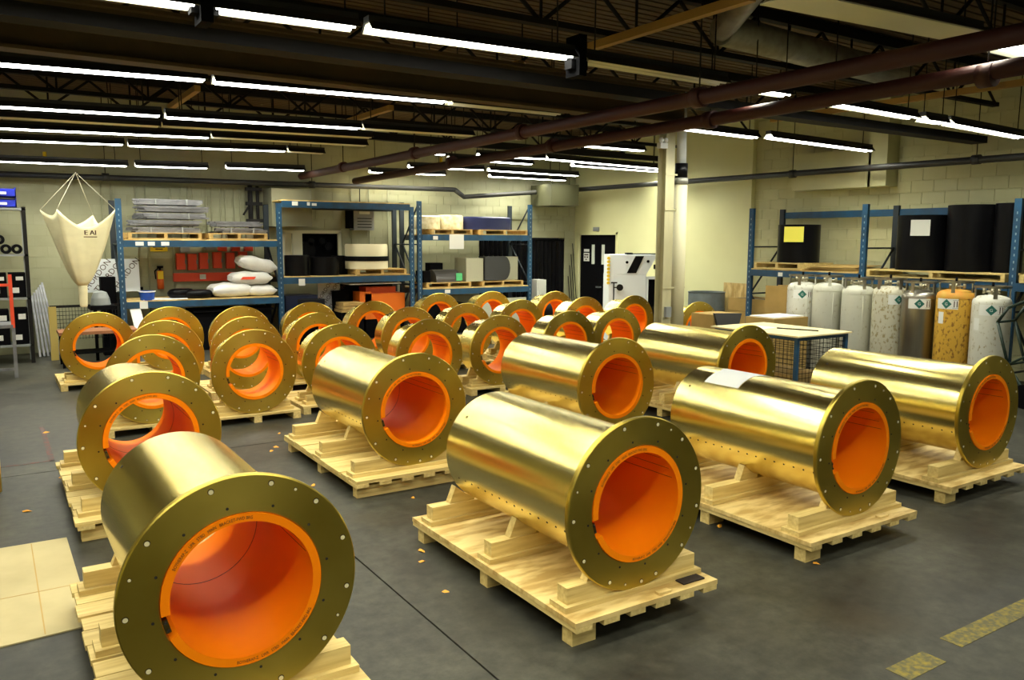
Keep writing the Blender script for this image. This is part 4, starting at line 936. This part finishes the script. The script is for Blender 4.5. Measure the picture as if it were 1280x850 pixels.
# wire table
t = empty('wire_table', (9.02,6.93,0), 0, 'blue framed wire mesh table with a plywood top', 'table')
MB().box(-.03,1.14,-.03,1.52,.885,.905).build('tabletop', mat('pale_table_ply', (.80,.68,.38), .6), t)
for x, y in ((.03,.03),(1.08,.03),(.03,1.45),(1.08,1.45)): MB().box(x-.025,x+.025,y-.025,y+.025,0,.885).build('leg', BLU, t)
MB().box(.03,1.08,.01,.05,.84,.884).box(.03,1.08,1.43,1.47,.84,.884).box(.01,.05,.03,1.45,.84,.884).box(1.06,1.10,.03,1.45,.84,.884).build('frame', BLU, t)
wr_ = MB()
for k in range(1, 15): wr_.cyl((.03+k*.07,.03,.1),(.03+k*.07,.03,.84),.0035,n=4)
for k in range(12): wr_.cyl((.03,.03,.12+k*.065),(1.08,.03,.12+k*.065),.0035,n=4); wr_.cyl((1.08,.03,.12+k*.065),(1.08,1.45,.12+k*.065),.0035,n=4); wr_.cyl((.03,.03,.12+k*.065),(.03,1.45,.12+k*.065),.0035,n=4)
for k in range(1, 20): wr_.cyl((1.08,.03+k*.07,.1),(1.08,.03+k*.07,.84),.0035,n=4); wr_.cyl((.03,.03+k*.07,.1),(.03,.03+k*.07,.84),.0035,n=4)
tag(wr_.build('wire_mesh', IRON, t), kind='stuff')
MB().box(.05,1.06,.05,1.43,.10,.12).build('lower_shelf', mat('blue_shelf',(.02,.05,.13),.5), t)
for k in range(4): MB().box(.15+.03*k,.95,.2,1.1,.121+k*.05,.165+k*.05).build('stored_board', PLYE, t)
tag(MB().box(9.15,9.60,7.75,8.10,.906,.912).build('paper_sheet', PAPER), 'white papers lying on the wire table', 'paper')
tag(MB().cyl((9.55,7.7,.916),(9.75,7.15,.916),.009,n=8).build('pen_rod', IRON), 'thin dark rod on the wire table', 'rod')

# ================================================================ GAS CYLINDERS
def patch(par, name, m, r, a, da, z0, z1, n=8, e=0):
    vs = []; fs = []
    for i in range(n+1):
        q = a-da/2+da*i/n; vs += [((r+e)*math.cos(q),(r+e)*math.sin(q),z0),((r+e)*math.cos(q),(r+e)*math.sin(q),z1)]
    for i in range(n): fs.append((2*i,2*i+2,2*i+3,2*i+1))
    return MB().add(vs, fs, True).build(name, m, par)
def wrap_flat(par, name, m, r, a, pts_faces, z):
    vs, fs = pts_faces
    return MB().add([(r*math.cos(a+v[0]/r), r*math.sin(a+v[0]/r), z+v[1]) for v in vs], fs, False).build(name, m, par)
def dia(s):
    n = 12; vs = []; 
    for i in range(n+1):
        x = -s+2*s*i/n; h = s-abs(x)+1e-5; vs += [(x,-h),(x,h)]
    return (vs, [(2*i,2*i+2,2*i+3,2*i+1) for i in range(n)])
TK = [(9.09,TW,0,'white gas cylinder, leftmost of the row, with a green diamond placard',1.59),(8.57,TW2,None,'white gas cylinder without placard, second from left',1.60),(8.01,TW2,None,'white gas cylinder without placard, third from left, stained cap',1.58),
      (7.46,TR,.55,'rust-flecked white gas cylinder with its placard turned to the right',1.60),(6.97,STEEL,0,'bare stainless gas cylinder with a white placard band',1.57),
      (6.43,TY,-.45,'rusty yellow gas cylinder with green diamond placard',1.60),(5.91,TW,0,'white gas cylinder, rightmost, beside the dark hand truck',1.55)]
for k, (y, m, pl, lab, H) in enumerate(TK):
    x = 11.9; t = empty('gas_cylinder', (x,y,0), 0, lab, 'gas cylinder', 'gas cylinders by the right wall')
    hs = H-.17; rb = .250
    MB().lathe([(0,.0),(rb*.92,0),(rb,.03),(rb,hs-.10),(rb-.008,hs-.095),(rb,hs-.09),(rb,hs-.06),(rb*.93,hs-.015),(rb*.75,hs+.02),(rb*.4,hs+.04),(0,hs+.045)], n=36).build('shell', m, t, recalc=True)
    if k == 5: MB().lathe([(rb+.001,hs-.08),(rb+.001,hs-.055),(rb*.94,hs-.010),(rb*.76,hs+.024),(rb*.41,hs+.044),(.03,hs+.048)], n=36).build('stained_cap', mat('orange_rust',(.68,.28,.03),.6,0,(.6,.36,.05),(8,8,8)), t, recalc=True)
    ch = STEEL if k != 1 else GALV
    MB().lathe([(.215,H-.03),(.235,H-.03),(.235,H),(.215,H)], n=32, closed=True).build('guard_ring', STEEL, t, recalc=True)
    for q in range(4):
        a = q*PI/2+.4+k*.3; c_, s_ = math.cos(a), math.sin(a)
        MB().box(.205,.222,-.025,.025,hs-.02,H-.03, Matrix.Rotation(a,4,'Z')).build('guard_leg', STEEL if k != 1 else TW2, t)
    v = MB().cyl((0,0,hs+.04),(0,0,hs+.13),.02,n=10)
    for q in range(3):
        a = q*2.1+k; v.cyl((0,0,hs+.08),(.11*math.cos(a),.11*math.sin(a),hs+.09),.014,n=8); v.cyl((.11*math.cos(a),.11*math.sin(a),hs+.06),(.11*math.cos(a),.11*math.sin(a),hs+.125),.022,n=8)
    v.build('valve_cluster', mat('valve_metal',(.35,.32,.22),.4,.8), t)
    MB().cyl((.0,0,hs+.13),(0,0,H+.05),.018,n=8).build('gauge_stem', BLKM, t)
    va = math.atan2(-y, -x)
    if pl is not None:
        a = va+pl
        z = H-.33
        patch(t, 'placard', WHT, rb, a, 1.25, z-.075, z+.075, e=.0015)
        wrap_flat(t, 'diamond', GREEN, rb+.0028, a, dia(.072), z)
        wrap_flat(t, 'lettering', WHT, rb+.0036, a, (lambda g_: ([(v[0]-.024,v[1]-.020,0) for v in g_[0]], g_[1]))(text_geo('G', .06)), z)
        for q in (.105,.140): patch(t, 'placard_bar', INK, rb, a+q/rb, .05, z-.045, z+.045, 2, e=.003)
        MB_f = MB()
        patch(t, 'placard_frame', INK, rb, a+.122/rb, .30, z+.055, z+.059, 4, e=.003); patch(t, 'placard_frame', INK, rb, a+.122/rb, .30, z-.059, z-.055, 4, e=.003)
    if k in (5, 6): patch(t, 'small_label', WHT, rb, va-.75, .35, H-.62, H-.45, e=.0015)
    if k in (1, 2, 0): MB().cyl((rb*math.cos(va+.3),rb*math.sin(va+.3),.1),(rb*math.cos(va+.3),rb*math.sin(va+.3),hs-.12),.004,n=5).build('weld_seam', TW2 if k else TW, t)
# hand truck at right edge
h = empty('hand_truck', (11.3,5.1,0), 0, 'dark green tubular cylinder trolley at the right edge', 'trolley')
for x in (0,.45):
    MB().tube([(x,-.1,.05),(x,.25,.55),(x,.42,1.1),(x,.30,1.3),(x,-.2,1.55),(x,-.5,1.6)], .02, 8).build('side_frame', DGR, h)
    MB().tube([(x,.25,.55),(x,-.3,.9),(x,-.2,1.55)], .016, 6).build('strut', DGR, h)
for y_, z_ in ((.42,1.1),(.25,.55),(-.2,1.55),(-.3,.9)): MB().cyl((0,y_,z_),(.45,y_,z_),.016).build('crossbar', DGR, h)
MB().cyl((-.05,.0,.16),(.0,.0,.16),.16,n=20).build('wheel', BLKM, h); MB().cyl((.45,.0,.16),(.5,.0,.16),.16,n=20).build('wheel', BLKM, h)
# ---- right rack contents
def rpallet(y0, y1, lab, z):
    p = pallet_box('timber_pallet', (12.34,(y0+y1)/2,z), y1-y0, .95, lab, -PI/2, m=WX); return p
rpallet(9.5,10.55,'light pallet under the small black roll with a yellow tag', 1.645)
rpallet(5.98,8.18,'long light pallet under the big black rolls on the right rack', 1.585)
rpallet(3.75,5.78,'light pallet in the rack bay at the right edge', 1.585)
z6 = 1.766
o = drum_roll('black_roll', 12.85,9.95,z6,.38,.70,BLK,'short black roll with a yellow tag on the right rack', hole=False)
MB().box(-.26,.08,-.002,.002,.38,.66, Matrix.Translation((-.33,-.255,0)) @ Matrix.Rotation(math.radians(-52),4,'Z')).build('paper_tag', TAGY, o)
z7 = 1.706
o = drum_roll('black_roll', 12.86,7.53,z7,.40,.88,BLK,'black film-wrapped roll with a white tag on the right rack', hole=False)
MB().box(-.14,.14,-.002,.002,.55,.80, Matrix.Translation((-.400,-.165,0)) @ Matrix.Rotation(math.radians(-67),4,'Z')).build('paper_tag', WHT, o)
drum_roll('black_roll', 12.86,6.78,z7,.34,1.02,BLK,'tall black roll, left of the tallest pair on the right rack', hole=False)
drum_roll('black_roll', 12.86,6.22,z7,.20,1.03,BLK,'narrow tall black roll right beside the rack post', hole=False)
drum_roll('black_roll', 12.86,5.0,z7,.40,.95,BLK,'black roll in the rack bay at the right edge', hole=False)
for k in range(4):
    o = tag(MB().box(0,.9,0,1.15-.1*k,0,.012).build('cardboard_layer', CARD), 'brown cardboard sheet in the loose stack on the right rack, '+['bottom','second','third','top'][k], 'cardboard', 'loose cardboard sheets on the right rack')
    o.location = (12.40,8.35+.03*k,1.645+k*.02); o.rotation_euler = (0,-.03*(k % 2),.03*k)
